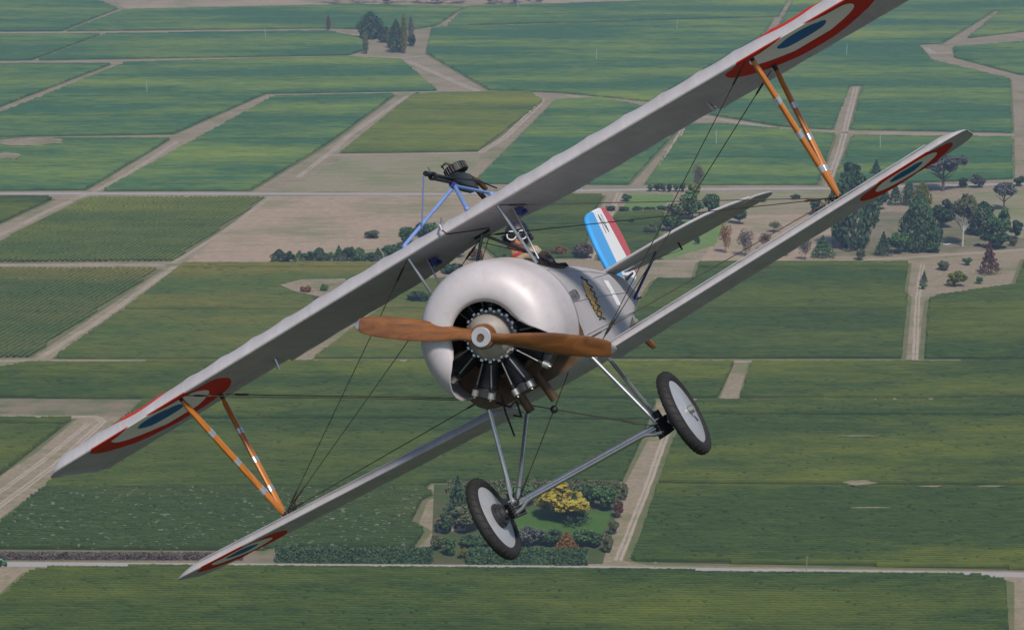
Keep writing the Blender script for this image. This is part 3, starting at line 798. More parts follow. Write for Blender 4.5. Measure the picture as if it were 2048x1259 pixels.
fan_t = MB().tube([(0, 0, 0), (0, 0, 10.4)], [.34, .22], 10).mesh('tower', TEAL)
fan_b = MB()
fan_b.tube([(0, -.5, 10.5), (0, .5, 10.5)], .22, 8)
for s in (-1, 1):
    fan_b.box((s * .25, -.55, 10.5 + s * 1.3), (.3, .06, 2.5), Matrix.Rotation(R2(11), 3, 'Y'))
fan_bm = fan_b.mesh('blade', TEAL)
fan_e = MB().box((0, 0, .7), (1.6, 1.0, 1.3)).mesh('engine_box', TEAL)
for (x, y, lb) in ((294, 188, 'frost fan tower in the upper left vineyard'), (531, 80, 'frost fan tower left of the far tree clump'), (1193, 124, 'frost fan tower in the vineyard behind the right wing'),
                   (1036, 23, 'farthest frost fan tower near the top edge'), (1354, 62, 'frost fan tower left of the upper wing roundel'), (1693, 114, 'frost fan tower right of the upper wing roundel'),
                   (1760, 300, 'frost fan tower above the right lower wing'), (1432, 292, 'frost fan tower between the flying wires')):
    e = empty('frost_fan', at(x, y))
    e.rotation_euler = (0, 0, rnd.uniform(-.6, .6))
    for nm, m_ in (('tower', fan_t), ('fan_blades', fan_bm), ('engine_box', fan_e)): obj(nm, m_, e)
    tag(e, lb, 'frost fan', 'frost fans in the vineyards')

def house(px, py, L, W_, H, rz, label, roofm, wallm):
    e = empty('house', at(px, py)); e.rotation_euler = (0, 0, R2(rz))
    MB().box((0, 0, H / 2), (L, W_, H)).build('wall', wallm, e, 0)
    o = .5; r = H + W_ * .32
    b = MB().add([(-L / 2 - o, -W_ / 2 - o, H + .02), (L / 2 + o, -W_ / 2 - o, H + .02), (L / 2 + o, W_ / 2 + o, H + .02), (-L / 2 - o, W_ / 2 + o, H + .02), (-L / 2 + W_ * .35, 0, r), (L / 2 - W_ * .35, 0, r)],
                 [(0, 1, 5, 4), (2, 3, 4, 5), (1, 2, 5), (3, 0, 4), (3, 2, 1, 0)])
    ro = b.build('roof', roofm, e, 0)
    MB().box((L * .2, 0, r), (.8, .8, 1.6)).build('chimney', wallm, ro, 0)
    for x in (-.3, .05, .3):
        MB().box((L * x, -W_ / 2 - .02, H * .55), (1.4, .08, 1.2)).build('window', GLASSD, e, 0)
    MB().box((-L * .12, -W_ / 2 - .02, 1.05), (1.0, .08, 2.1)).build('door', DARKM, e, 0)
    tag(e, label, 'house')
house(905, 1056, 12, 7, 3.0, 8, 'small house with red roof among the garden trees', RED, PLASTER)
#house(1912, 492, 14, 8, 3.0, -4, 'pale farmhouse half hidden behind the farm trees', simple('grey roof iron', (.35, .36, .37), .5, .3, .1, 2), WHITE)
house(1345, 418, 10, 6, 2.6, 4, 'small grey shed among trees behind the wires', simple('shed iron', (.30, .30, .31), .5, .3, .1, 2), PLASTER)

def car(px, py, rz, paint, label):
    e = empty('parked_car', at(px, py)); e.rotation_euler = (0, 0, R2(rz))
    rows = []
    for x, zt, w_ in ((-2.2, .75, .8), (-2.1, .95, .85), (-1.3, 1.0, .88), (-.7, 1.0, .88), (1.3, 1.0, .88), (2.1, .95, .85), (2.2, .7, .8)):
        rows.append([(x, -w_, .3), (x, -w_, zt * .9), (x, -w_ * .85, zt), (x, w_ * .85, zt), (x, w_, zt * .9), (x, w_, .3)])
    MB().grid(rows, closed_u=True).build('body', paint, e, 40)
    rows = [[(x, -w_, .98), (x, -w_ * .9, z), (x, w_ * .9, z), (x, w_, .98)] for x, z, w_ in ((-1.5, .99, .8), (-.8, 1.5, .75), (.9, 1.52, .75), (1.7, 1.0, .8))]
    MB().grid(rows).build('cabin', GLASSD, e, 40)
    for x in (-1.35, 1.35):
        for y in (-.82, .82):
            MB().lathe([(-.1, .0), (-.1, .33), (.1, .33), (.1, 0)], (x, y, .33), 'y', 14).build('wheel', TYREM, e)
    tag(e, label, 'car')
car(835, 188, 5, CARD, 'dark car on the far vineyard track junction')
car(1893, 490, 10, WHITE, 'white car parked under the farm trees')
car(1955, 492, 15, CARD, 'dark car parked by the farm driveway')

e = empty('tractor', at(4, 1131)); e.rotation_euler = (0, 0, R2(8))
MB().box((.9, 0, 1.15), (1.9, .8, .8)).box((-.6, 0, 1.0), (1.4, .9, .5)).build('body', TRGREEN, e, 0)
MB().box((-.55, 0, 1.9), (1.3, 1.3, 1.2)).build('cabin', GLASSD, e, 0)
MB().box((-.55, 0, 2.56), (1.6, 1.5, .12)).build('roof', simple('tractor roof', (.12, .36, .25), .4), e, 0)
for x, y, r in ((-.9, -.85, .8), (-.9, .85, .8), (1.4, -.8, .5), (1.4, .8, .5)):
    MB().lathe([(-.2, 0), (-.2, r * .9), (-.1, r), (.1, r), (.2, r * .9), (.2, 0)], (x, y, r), 'y', 18).build('wheel', TYREM, e)
MB().tube([(1.2, 0, 1.5), (1.2, 0, 2.3)], .05, 8).build('exhaust', DARKM, e)
tag(e, 'green tractor at the left edge beside the road', 'tractor')

for x, y, h, lb in ((1613, 1146, 34, 'wooden power pole standing by the road at lower right'), (1310, 1146, 24, 'short weathered post by the road below the lane mouth'), (1163, 384, 14, 'white post beside the upper road under the wing')):
    p = at(x, y); ppm = FPX / math.sqrt(p.x ** 2 + p.y ** 2 + ALT ** 2); H = h / ppm / .95
    e = empty('power_pole', p)
    MB().tube([(0, 0, 0), (0, 0, H)], [.17, .12], 8).build('pole', POLEW if 'wood' in lb or 'weath' in lb else WHITE, e)
    MB().box((0, 0, H * .93), (1.8, .12, .14)).build('crossarm', POLEW, e, 0)
    tag(e, lb, 'pole')

# ------------------------------------------------------------------ the biplane (x forward, y to port, z up)
RA = np.array([[-0.28259518, 0.83267627, -0.47622494], [0.04783576, -0.48361016, -0.87397537], [-0.95804577, -0.26976181, 0.09683420]])
TA = np.array([-0.20163992, 0.15663306, 18.17134269])
FLIP = np.diag([1.0, -1.0, -1.0])
Mw = RC @ FLIP @ RA
Tw = np.array([0, 0, ALT]) + RC @ FLIP @ TA
BM = Matrix([[*map(float, Mw[i]), float(Tw[i])] for i in range(3)] + [[0, 0, 0, 1]])
plane = empty('biplane')
plane.matrix_world = BM
tag(plane, 'silver single-seat biplane banking over the vineyards, tricolour roundels, orange struts', 'biplane')

def roundel_mat(name, base, spots, rough=.72, metal=0.0, ribs=True):
    """doped fabric with painted roundels; spots = [(x0, |y0|, r_blue, r_white, r_red, side)], side +1 upper, -1 lower, 0 both"""
    m, t, p = new_mat(name)
    tc = N(t, 'ShaderNodeTexCoord')
    sx = N(t, 'ShaderNodeSeparateXYZ'); t.links.new(tc.outputs['Object'], sx.inputs[0])
    f = noise(t, mapping(t, (1.0, 1.0, 1.0)), 2.2, 6, .65)
    f2 = noise(t, mapping(t, (.8, 5.0, 1.0)), 2.0, 5, .6)
    k = math_node(t, 'ADD', math_node(t, 'MULTIPLY', f, .5), math_node(t, 'MULTIPLY', f2, .5))
    c = ramp(t, k, [(.32, tuple(q * .84 for q in base)), (.68, tuple(min(1, q * 1.07) for q in base))])
    ay = math_node(t, 'ABSOLUTE', sx.outputs[1])
    fr = math_node(t, 'FRACT', math_node(t, 'ADD', math_node(t, 'DIVIDE', ay, .312), .5))
    tape = math_node(t, 'LESS_THAN', math_node(t, 'ABSOLUTE', math_node(t, 'SUBTRACT', fr, .5)), .05)     # doped tape over each rib
    if ribs: c = mix(t, math_node(t, 'MULTIPLY', tape, .16), c, tuple(q * 1.25 for q in base))
    grime = ramp(t, noise(t, mapping(t, (.9, 2.6, 1.0)), 1.3, 7, .7), [(.52, (0, 0, 0)), (.75, (1, 1, 1))])
    c = mix(t, math_node(t, 'MULTIPLY', grime, .35), c, tuple(q * .62 for q in base))
    geo = N(t, 'ShaderNodeNewGeometry')
    vt = N(t, 'ShaderNodeVectorTransform', vector_type='NORMAL', convert_from='WORLD', convert_to='OBJECT')
    t.links.new(geo.outputs['Normal'], vt.inputs[0])
    sn = N(t, 'ShaderNodeSeparateXYZ'); t.links.new(vt.outputs[0], sn.inputs[0])
    pm = None
    for x0, y0, rb, rw, rr, side in spots:
        dx = math_node(t, 'SUBTRACT', sx.outputs[0], x0); dy = math_node(t, 'SUBTRACT', ay, y0)
        r = math_node(t, 'SQRT', math_node(t, 'ADD', math_node(t, 'MULTIPLY', dx, dx), math_node(t, 'MULTIPLY', dy, dy)))
        ring = ramp(t, r, [(0, (.036, .15, .36)), (rb, (.80, .77, .73)), (rw, (.52, .035, .025)), (rr, (0, 0, 0))], 'CONSTANT')
        msk = math_node(t, 'LESS_THAN', r, rr)
        if side: msk = math_node(t, 'MULTIPLY', msk, math_node(t, 'GREATER_THAN' if side > 0 else 'LESS_THAN', sn.outputs[2], .12 if side > 0 else .12))
        c = mix(t, msk, c, ring)
        pm = msk if pm is None else math_node(t, 'MAXIMUM', pm, msk)
    t.links.new(c, p.inputs['Base Color'])
    if pm is not None:
        t.links.new(math_node(t, 'MULTIPLY', math_node(t, 'SUBTRACT', 1.0, pm), metal), p.inputs['Metallic'])
    else:
        p.inputs['Metallic'].default_value = metal
    p.inputs['Roughness'].default_value = rough
    p.inputs['Specular IOR Level'].default_value = .12
    bump(t, p, noise(t, mapping(t, (1, 1, 1)), 160, 2), .04, .002)
    return m

SILV = (.45, .425, .44)
M_uw = roundel_mat('silver dope upper wing', SILV, [(-.93, 2.96, .20, .43, .63, -1), (-1.09, 2.95, .17, .34, .52, 1)])
M_lw = roundel_mat('silver dope lower wing', SILV, [(-1.39, 3.08, .14, .265, .40, -1)])
M_sf = roundel_mat('silver dope fabric', SILV, [], ribs=False)
M_cowl = simple('cowling paint', (.56, .51, .52), .46, .1, .08, 2.5, .03, .0)
t = M_cowl.node_tree; p = t.nodes['Principled BSDF']
lk = p.inputs['Base Color'].links[0]; src = lk.from_socket
sm = ramp(t, noise(t, mapping(t, (1.2, 5, 5)), 1.5, 6, .7), [(.5, (0, 0, 0)), (.78, (1, 1, 1))])
t.links.new(mix(t, math_node(t, 'MULTIPLY', sm, .30), src, (.30, .25, .22)), p.inputs['Base Color'])
M_case = simple('crankcase alloy', (.46, .42, .38), .42, .35, .12, 9)
M_ali = simple('polished tube', (.50, .50, .52), .28, .85, .1, 9)
M_tube = simple('grey tube paint', (.20, .20, .215), .4, .4, .12, 9)
M_steel = simple('engine steel', (.50, .49, .47), .32, .8, .15, 14)
M_cyl = simple('cylinder black', (.055, .055, .06), .5, .5, .3, 20)
M_int = simple('slot black', (.012, .011, .010), .9, 0, .3, 9)  # near-black, used for the wheel valve slots
M_fw = simple('warm tinted firewall', (.10, .058, .030), .6, .1, .4, 7)  # brown warmed to stand in for the propeller blur's amber tint
M_blue = simple('pale blue tube paint', (.17, .27, .55), .4, 0, .1, 10)
M_navy = simple('dark blue fitting paint', (.035, .045, .20), .4, .1, .15, 10)
M_gun = simple('gun metal', (.022, .022, .024), .42, .5, .3, 18)
M_wire = simple('wire steel', (.07, .06, .045), .5, .6, .2, 20)
M_band = simple('foil band', (.62, .62, .65), .3, .7, .1, 12)
M_rust = simple('heat browned exhaust', (.11, .062, .036), .6, .3, .3, 16)
M_leath = simple('cockpit leather', (.085, .048, .032), .6, 0, .3, 24, .4)
M_rub = simple('tyre rubber', (.018, .017, .017), .72, 0, .3, 26, .25)
M_disc = simple('wheel disc', (.43, .43, .46), .45, .25, .09, 8, .05)
M_black = simple('black fitting', (.02, .02, .022), .5, .2, .3, 20)
M_white = simple('white marking', (.72, .72, .73), .5, 0, .06, 9)
M_ink = simple('dark lettering', (.03, .045, .03), .6, 0, .2, 20)

def wood(name, a, b, dirscale, rough=.3):
    m, t, p = new_mat(name)
    v = mapping(t, dirscale)
    f = noise(t, v, 1.0, 6, .65, .6)
    t.links.new(ramp(t, f, [(.3, a), (.7, b)]), p.inputs['Base Color'])
    p.inputs['Roughness'].default_value = rough
    p.inputs['Coat Weight'].default_value = .4
    return m
M_strut = wood('varnished strut wood', (.38, .115, .013), (.60, .205, .028), (14, 60, 3))
M_prop = wood('propeller wood', (.10, .036, .010), (.27, .10, .026), (40, 4, 4), .42)

def part(mb, name, mat, parent=None, smooth=35):
    return mb.build(name, mat, parent or plane, smooth)

# --- wings
def airfoil(s, th, m, pk=.32):
    yt = 5 * th * (.2969 * math.sqrt(s) - .126 * s - .3516 * s * s + .2843 * s ** 3 - .1036 * s ** 4)
    yc = m / pk ** 2 * (2 * pk * s - s * s) if s < pk else m / (1 - pk) ** 2 * (1 - 2 * pk + 2 * pk * s - s * s)
    return yc + yt, yc - yt * .8

def section(y, lex, lez, chord, inc, th, m, s_end=1.0, sag=0.0, n=14, squash=1.0, s0=0.0):
    up, lo = [], []
    for i in range(n + 1):
        q = i / n
        s = s0 + (s_end - s0) * (1 - math.cos(q * math.pi / 2)) if s0 == 0 else s0 + (s_end - s0) * q
        u, l = airfoil(min(s, 1.0), th, m)
        g = min(1, max(0, (s - .08) / .12)) * (1 - s * .6)
        zu = u * squash * chord - sag * g
        zl = l * squash * chord + sag * .7 * g
        up.append((lex - s * chord, y, lez - s * chord * inc + zu))
        lo.append((lex - s * chord, y, lez - s * chord * inc + zl))
    return up[::-1] + lo[1:] if s0 == 0 else up[::-1] + lo

def wing_mesh(ys, fn, closed_tips=True):
    mb = MB()
    rows = [fn(y, k) for y, k in ys]
    mb.grid(rows, closed_u=True)
    m = len(rows[0])
    b = len(mb.v) - m * len(rows)
    mb.f.append(tuple(range(b, b + m))); mb.mi.append(0)
    mb.f.append(tuple(range(b + m * len(rows) - 1, b + m * (len(rows) - 1) - 1, -1))); mb.mi.append(0)
    return mb

RIB = .312
def sag_at(y, amp):
    fr = (abs(y) / RIB) % 1.0
    return amp * math.sin(math.pi * fr) ** .8
YK, YT = 2.03, 3.91
U_LEX = lambda y: -.455 - .017 * abs(y)
U_LEZ = lambda y: .868 - .007 * abs(y)
U_CH, U_IN = 1.19, .052
def u_chord(y):
    a = abs(y)
    return U_CH - (.20 * math.cos(a / .62 * math.pi / 2) ** 1.2 if a < .62 else 0)
def u_sec(y, k):
    a = abs(y)
    sq, ex = 1.0, 0.0
    if a > 3.70:
        q = (a - 3.70) / (YT - 3.70)
        sq = max(.1, math.sqrt(max(0, 1 - q * q))); ex = .10 * q * q
    ch = u_chord(y)
    return section(y, U_LEX(y) - ex, U_LEZ(y) - .018 * (1 - sq), ch - ex, U_IN, .122, .06, k, sag_at(y, .014), 16, sq)
ys = []
half = []
y = 0.0
while y < YT - .001:
    half.append(round(y, 4)); y += RIB / 6
half += [3.82, 3.88, YT]
half = sorted(set(half))
inner = [(v, 1.0) for v in half if v < YK] + [(YK, 1.0), (YK + .004, .745)]
outer = [(v, .745) for v in half if YK + .02 < v]
allh = inner + outer
st = [(-v, k) for v, k in allh[::-1] if v > 0] + allh
part(wing_mesh(st, u_sec), 'upper_wing', M_uw)
for s, dfl in ((-1, R2(-4)), (1, R2(4))):
    yy = [s * v for v in [YK + .012] + [q for q in half if YK + .03 < q]]
    rows = []
    for v in yy:
        sq, ex = 1.0, 0.0
        if abs(v) > 3.70:
            q = (abs(v) - 3.70) / (YT - 3.70)
            sq = max(.1, math.sqrt(max(0, 1 - q * q))); ex = .10 * q * q
        sec = section(v, U_LEX(v) - ex, U_LEZ(v) - .018 * (1 - sq), U_CH - ex * 1.5, U_IN, .122, .06, 1.0, sag_at(v, .008), 6, sq, s0=.752)
        hx, hz = U_LEX(v) - .75 * U_CH, U_LEZ(v) - .75 * U_CH * U_IN + .03
        rows.append([(hx + (x - hx) * math.cos(dfl) - (z - hz) * -math.sin(dfl) * 0, b_, z + (x - hx) * math.sin(dfl)) for x, b_, z in sec])
    mb = MB().grid(rows, closed_u=True)
    m = len(rows[0]); n_ = len(rows)
    mb.f += [tuple(range(m)), tuple(range(m * n_ - 1, m * (n_ - 1) - 1, -1))]; mb.mi += [0, 0]
    part(mb, 'aileron', M_uw)
    # control horn at the inner end of the aileron
    part(MB().tube([(-1.36, s * 2.03, .86), (-1.37, s * 2.05, .74)], .012, 6), 'aileron_horn', M_ali)

L_LEX = lambda y: -.80 - .095 * (abs(y) - .5)
L_LEZ = lambda y: -.478 + .045 * (abs(y) - .5)
def l_sec(y, k):
    a = abs(y)
    sq, ex, tx = 1.0, 0.0, 0.0
    if a > 3.36:
        q = (a - 3.36) / (3.63 - 3.36)
        e_ = math.sqrt(max(0, 1 - q * q))
        sq = max(.12, e_ ** .8); ex = .16 * (1 - e_); tx = .20 * (1 - e_)
    ch = .67 - ex - tx
    return section(y, L_LEX(y) - ex, L_LEZ(y) - .008 * (1 - sq), ch, .07, .125, .045, 1.0, sag_at(y, .009), 16, sq * .67 / ch * max(.3, ch / .67))
lh = [v for v in half if .46 < v < 3.36] + [3.38, 3.44, 3.50, 3.54, 3.58, 3.605, 3.62, 3.63]
lh = [.44] + lh
for s in (1, -1):
    w_ = part(wing_mesh([(s * v, 1) for v in lh], l_sec), 'lower_wing', M_lw)
    # leading-edge capping strip
    mb = MB()
    pts = [(L_LEX(v) - .052, s * v, L_LEZ(v) + .052) for v in lh[:-8:4]]
    mb.tube(pts, .0045, 6)
    part(mb, 'leading_edge_strip', M_disc, w_)

# --- fuselage
FST = [  # x, half width, z of widest, z top, z bottom, low exponent, up exponent
 (-.585, .530, .00, .535, -.475, 4.5, 2.0), (-.70, .500, .00, .530, -.485, 5.5, 2.1), (-.95, .455, .02, .510, -.500, 8, 2.3),
 (-1.30, .420, .03, .475, -.505, 9, 2.5), (-1.75, .385, .04, .455, -.485, 9, 2.6), (-2.25, .340, .05, .445, -.430, 9, 2.6),
 (-2.75, .285, .06, .430, -.345, 9, 2.8), (-3.25, .228, .08, .405, -.25, 8, 3.0), (-3.75, .170, .10, .375, -.150, 7, 3.0), (-4.25, .108, .13, .345, -.050, 6, 3), (-4.75, .045, .16, .315, .035, 5, 3), (-4.93, .016, .17, .30, .075, 4, 3)]
def fst(x):
    xs = [q[0] for q in FST][::-1]
    return [float(np.interp(x, xs, [q[i] for q in FST][::-1])) for i in range(1, 7)]
def fus_y(x, z):
    wd, zc, zt, zb, el, eu = fst(x)
    d = (z - zc) / ((zt - zc) if z > zc else (zc - zb))
    e_ = eu if z > zc else el
    return wd * max(0.0, 1 - abs(d) ** e_) ** (1 / e_)
def fsec(x, n=44):
    wd, zc, zt, zb, el, eu = fst(x)
    row = []
    for j in range(n):
        a = 2 * math.pi * j / n
        c, s_ = math.sin(a), math.cos(a)
        e_ = eu if s_ >= 0 else el
        yy = wd * math.copysign(abs(c) ** (2 / e_), c)
        zz = zc + ((zt - zc) if s_ >= 0 else (zc - zb)) * math.copysign(abs(s_) ** (2 / e_), s_)
        row.append((x, yy, zz))
    return row
fx = [-.585, -.64, -.70, -.8, -.95, -1.12, -1.2, -1.3, -1.45, -1.6, -1.75, -1.9, -2.05, -2.2, -2.3, -2.5, -2.75, -3.0, -3.25, -3.5, -3.75, -4.0, -4.25, -4.5, -4.75, -4.93]
rows = [fsec(x) for x in fx]
mb = MB(); n_ = 44
keep = []
mb.grid(rows, closed_u=True, flip=True)
ff = []
for f_ in mb.f:
    c = np.mean([mb.v[i] for i in f_], 0)
    if -2.28 < c[0] < -1.22 and abs(c[1]) < .25 and c[2] > .3: continue
    ff.append(f_)
mb.f = ff; mb.mi = [0] * len(ff)
mb.f.append(tuple(range(n_)) ); mb.mi.append(1)
mb.f.append(tuple(range(len(mb.v) - 1, len(mb.v) - 1 - n_, -1))); mb.mi.append(0)
fus = part(mb, 'fuselage', [M_sf, M_fw], None, 50)
# stringer ridges on the port flank and a seam ring behind the cowling
for za, zb_ in ((.30, .30), (-.02, .12), (-.30, -.05)):
    pts = [(x, fus_y(x, za + (zb_ - za) * (x + .7) / -3.6) + .001, za + (zb_ - za) * (x + .7) / -3.6) for x in np.linspace(-.72, -4.3, 22)]
    part(MB().tube(pts, .006, 6), 'stringer', M_sf, fus)
    part(MB().tube([(a, -b_, c) for a, b_, c in pts], .006, 6), 'stringer', M_sf, fus)
# cockpit coaming with lacing on both sides
for s in (1, -1):
    pts = [(x, s * (.275 + .05 * math.sin((x + 1.0) / -1.0 * math.pi)), 0) for x in np.linspace(-1.02, -1.98, 14)]
    pts = [(x, yy, fst(x)[1] + (fst(x)[2] - fst(x)[1]) * max(.0, 1 - abs(yy / fst(x)[0]) ** fst(x)[5]) ** (1 / fst(x)[5]) + .012) for x, yy, _ in pts]
    cmg = part(MB().tube(pts, .026, 10), 'coaming', M_leath)
    lace = MB()
    for q in range(1, 13):
        x, yy, zz = pts[q]
        lace.tube([(x, yy - s * .005, zz + .027), (x - .02, yy + s * .027, zz + .01), (x - .02, yy + s * .035, zz - .022)], .005, 5)
    part(lace, 'lacing', M_black, cmg)
# windscreen bracket
part(MB().box((-1.50, -.02, .56), (.012, .03, .17), Matrix.Rotation(R2(-30), 3, 'X')).box((-1.50, .07, .505), (.012, .17, .03)), 'sight_bracket', M_disc)
part(MB().box((-1.48, .075, .475), (.02, .15, .035)), 'instrument_plate', M_black)
# painted emblem on the port flank
def decal(name, cols, mat):
    """cols = [(x, z_low, z_high)] strips laid just proud of the skin"""
    mb = MB()
    rows = [[(x, fus_y(x, z) + .0045, z) for z in np.linspace(a, b_, 7)] for x, a, b_ in cols]
    mb.grid(rows)
    return part(mb, name, mat, fus)
m, t, p = new_mat('painted emblem')
f = noise(t, mapping(t, (1, 1, 1)), 9, 4)
sp = N(t, 'ShaderNodeSeparateXYZ'); t.links.new(mapping(t, (1, 1, 1)), sp.inputs[0])
k = math_node(t, 'ADD', math_node(t, 'MULTIPLY', sp.outputs[2], 1.6), math_node(t, 'MULTIPLY', f, .6))
t.links.new(ramp(t, k, [(.0, (.32, .29, .27)), (.10, (.42, .24, .10)), (.2, (.42, .30, .06)), (.34, (.58, .30, .04)), (.6, (.62, .30, .03))]), p.inputs['Base Color'])
p.inputs['Roughness'].default_value = .5
decal('emblem', [(-1.70, -.10, -.06), (-1.78, -.17, .10), (-1.88, -.17, .16), (-1.98, -.15, .19), (-2.06, -.10, .17), (-2.10, -.02, .12)], m)
scroll = MB()
pts = []
for q in range(40):
    z = .23 - q * .0105
    x = -2.10 + .10 * math.sin(q * 1.1) * (1 if q % 9 < 5 else .4) + (.012 * q if q > 20 else 0) * .5
    pts.append((x, fus_y(x, z) + .006, z))
scroll.tube(pts, .0055, 6)
part(scroll, 'lettering', M_ink, fus)
pts = [(-1.70 - .012 * q * (q % 3 == 0), 0, .05 - q * .017) for q in range(14)]
part(MB().tube([(x, fus_y(x, z) + .006, z) for x, _, z in pts], .006, 6), 'lettering', M_ink, fus)
for q in range(4):
    x0 = -3.07 - q * .062
    part(MB().tube([(x0 - .05 + .05 * g, fus_y(x0 - .05 + .05 * g, .21 - .245 * g) + .002, .21 - .245 * g) for g in (0, .33, .66, 1)], .011, 6, flat=((1, 0, 0), .3)), 'tally_mark', M_white, fus)
# exhausts, stub, belly fittings
part(MB().tube([(-.54, -.15, -.28), (-.58, -.15, -.40), (-.64, -.148, -.60)], .034, 14, cap=False), 'exhaust_pipe', M_rust)
part(MB().tube([(-.54, .05, -.28), (-.58, .05, -.40), (-.64, .062, -.61)], .034, 14, cap=False), 'exhaust_pipe', M_rust)
part(MB().lathe([(0, .044), (.088, .044), (.088, .037), (.02, .037), (.02, 0)], (-.745, .490, .0), 'y', 20), 'breather_stub', M_ali)
hose = MB().tube([(-.55, -.33, -.42), (-.6, -.26, -.5), (-.62, -.2, -.47), (-.66, -.24, -.60), (-.7, -.30, -.56)], .009, 7)
hose.tube([(-.5, -.25, -.40), (-.55, -.3, -.52), (-.62, -.33, -.58), (-.66, -.36, -.70)], .008, 7)
part(hose, 'hose', M_black)

# --- cowling: horseshoe ring open below
PH = R2(124)
def r_hole(a):
    d = math.degrees(abs(a))
    return float(np.interp(d, [0, 72, 84, 95, 105, 112, 118, 124], [.258, .258, .262, .285, .34, .42, .495, .545]))
rows = []
for i in range(97):
    a = -PH + 2 * PH * i / 96
    rh = r_hole(a)
    row = []
    for q in range(15):
        r = rh + (.546 - rh) * math.sin(q / 14 * math.pi / 2)
        tt = min(1, max(0, (r - .33) / .216)); ti = max(0, (.33 - r) / .08)
        row.append((.005 - .26 * (1 - math.sqrt(max(0, 1 - tt ** 2.2))) - .028 * ti ** 2, r * math.sin(a), r * math.cos(a)))
    for x in (-.34, -.42, -.50, -.56, -.60):
        r = .546 + .006 * (x + .27) / -.33
        row.append((min(x, row[-1][0] - .002), r * math.sin(a), r * math.cos(a)))
    rows.append(row)
cow = part(MB().grid(rows), 'cowling', M_cowl, None, 60)
so = cow.modifiers.new('thickness', 'SOLIDIFY'); so.thickness = .009; so.offset = -1
# rear band of the cowling
rows = [[(x, r * math.sin(a), r * math.cos(a)) for x, r in ((-.585, .552), (-.585, .557), (-.605, .557), (-.605, .552))] for a in np.linspace(-PH, PH, 80)]
part(MB().grid(rows, closed_u=True), 'cowling_band', M_ali, cow)
sc_ = MB()
for a in np.linspace(-PH * .97, PH * .97, 22):
    c = Vector((-.55, .5535 * math.sin(a), .5535 * math.cos(a)))
    sc_.tube([c, c + Vector((0, math.sin(a), math.cos(a))) * .004], .006, 6)
part(sc_, 'cowling_screw', M_ali, cow)['kind'] = 'stuff'
# firewall
part(MB().lathe([(-.47, 0), (-.47, .40)], (0, 0, 0), 'x', 40), 'firewall', M_fw)

# --- radial engine
eng = part(MB().lathe([(-.46, 0), (-.46, .16), (-.36, .19), (-.20, .19), (-.165, .185), (-.16, .172), (-.13, .170), (-.10, .160), (-.06, .135), (-.03, .112), (-.012, .100), (-.012, 0)], (0, 0, 0), 'x', 48), 'engine', M_case)
bolt = MB().lathe([(0, 0), (.018, 0), (.018, .011), (0, .011)], (0, 0, 0), 'x', 6).mesh('bolt', M_ali)
nut = MB().box((0, 0, 0), (.030, .022, .016)).mesh('clamp', M_ali, 0)
for k in range(18):
    a = 2 * math.pi * k / 18
    o = obj('bolt', bolt, eng); o.location = (-.16, .178 * math.sin(a), .178 * math.cos(a))
    o = obj('clamp', nut, eng); o.location = (-.165, .195 * math.sin(a + .17), .195 * math.cos(a + .17)); o.rotation_euler = (-(a + .17), 0, 0)
cyl = MB()
pr = [(.17, .062)]
for k in range(15):
    z = .20 + k * .0135
    pr += [(z, .064), (z + .001, .082), (z + .005, .082), (z + .006, .064)]
pr += [(.41, .07), (.412, .085), (.47, .082), (.475, .05), (.475, 0)]
cyl.lathe(pr, (-.31, 0, 0), 'z', 18)
cylm = cyl.mesh('cylinder', M_cyl)
rock = MB()
for s in (-1, 1):
    rock.lathe([(0, 0), (0, .026), (.045, .026), (.05, .02), (.05, 0)], (-.235, s * .062, .425), 'z', 14)
    rock.box((-.27, s * .062, .45), (.09, .034, .05))
    rock.tube([(-.235, s * .062, .472), (-.235, s * .062, .49)], .008, 6)
rockm = rock.mesh('rocker_box', M_steel)
rodp = MB()
for s in (-1, 1):
    rodp.tube([(-.185, s * .030, .19), (-.232, s * .062, .43)], .0065, 8)
rodm = rodp.mesh('pushrod_tube', M_ali)
slv = MB()
for s in (-1, 1):
    slv.tube([(-.222, s * .056, .385), (-.231, s * .0615, .427)], .014, 10)
    slv.tube([(-.185, s * .030, .185), (-.190, s * .0335, .215)], .012, 10)
slvm = slv.mesh('pushrod_sleeve', M_black)
for k in range(9):
    a = 2 * math.pi * (k + .5) / 9
    for nm, m_ in (('cylinder', cylm), ('rocker_box', rockm), ('pushrod_tube', rodm), ('pushrod_sleeve', slvm)):
        o = obj(nm, m_, eng); o.rotation_euler = (a, 0, 0)
part(MB().lathe([(-.44, .30), (-.40, .33), (-.36, .30), (-.40, .27), (-.44, .30)], (0, 0, 0), 'x', 40), 'exhaust_ring', M_rust, eng)

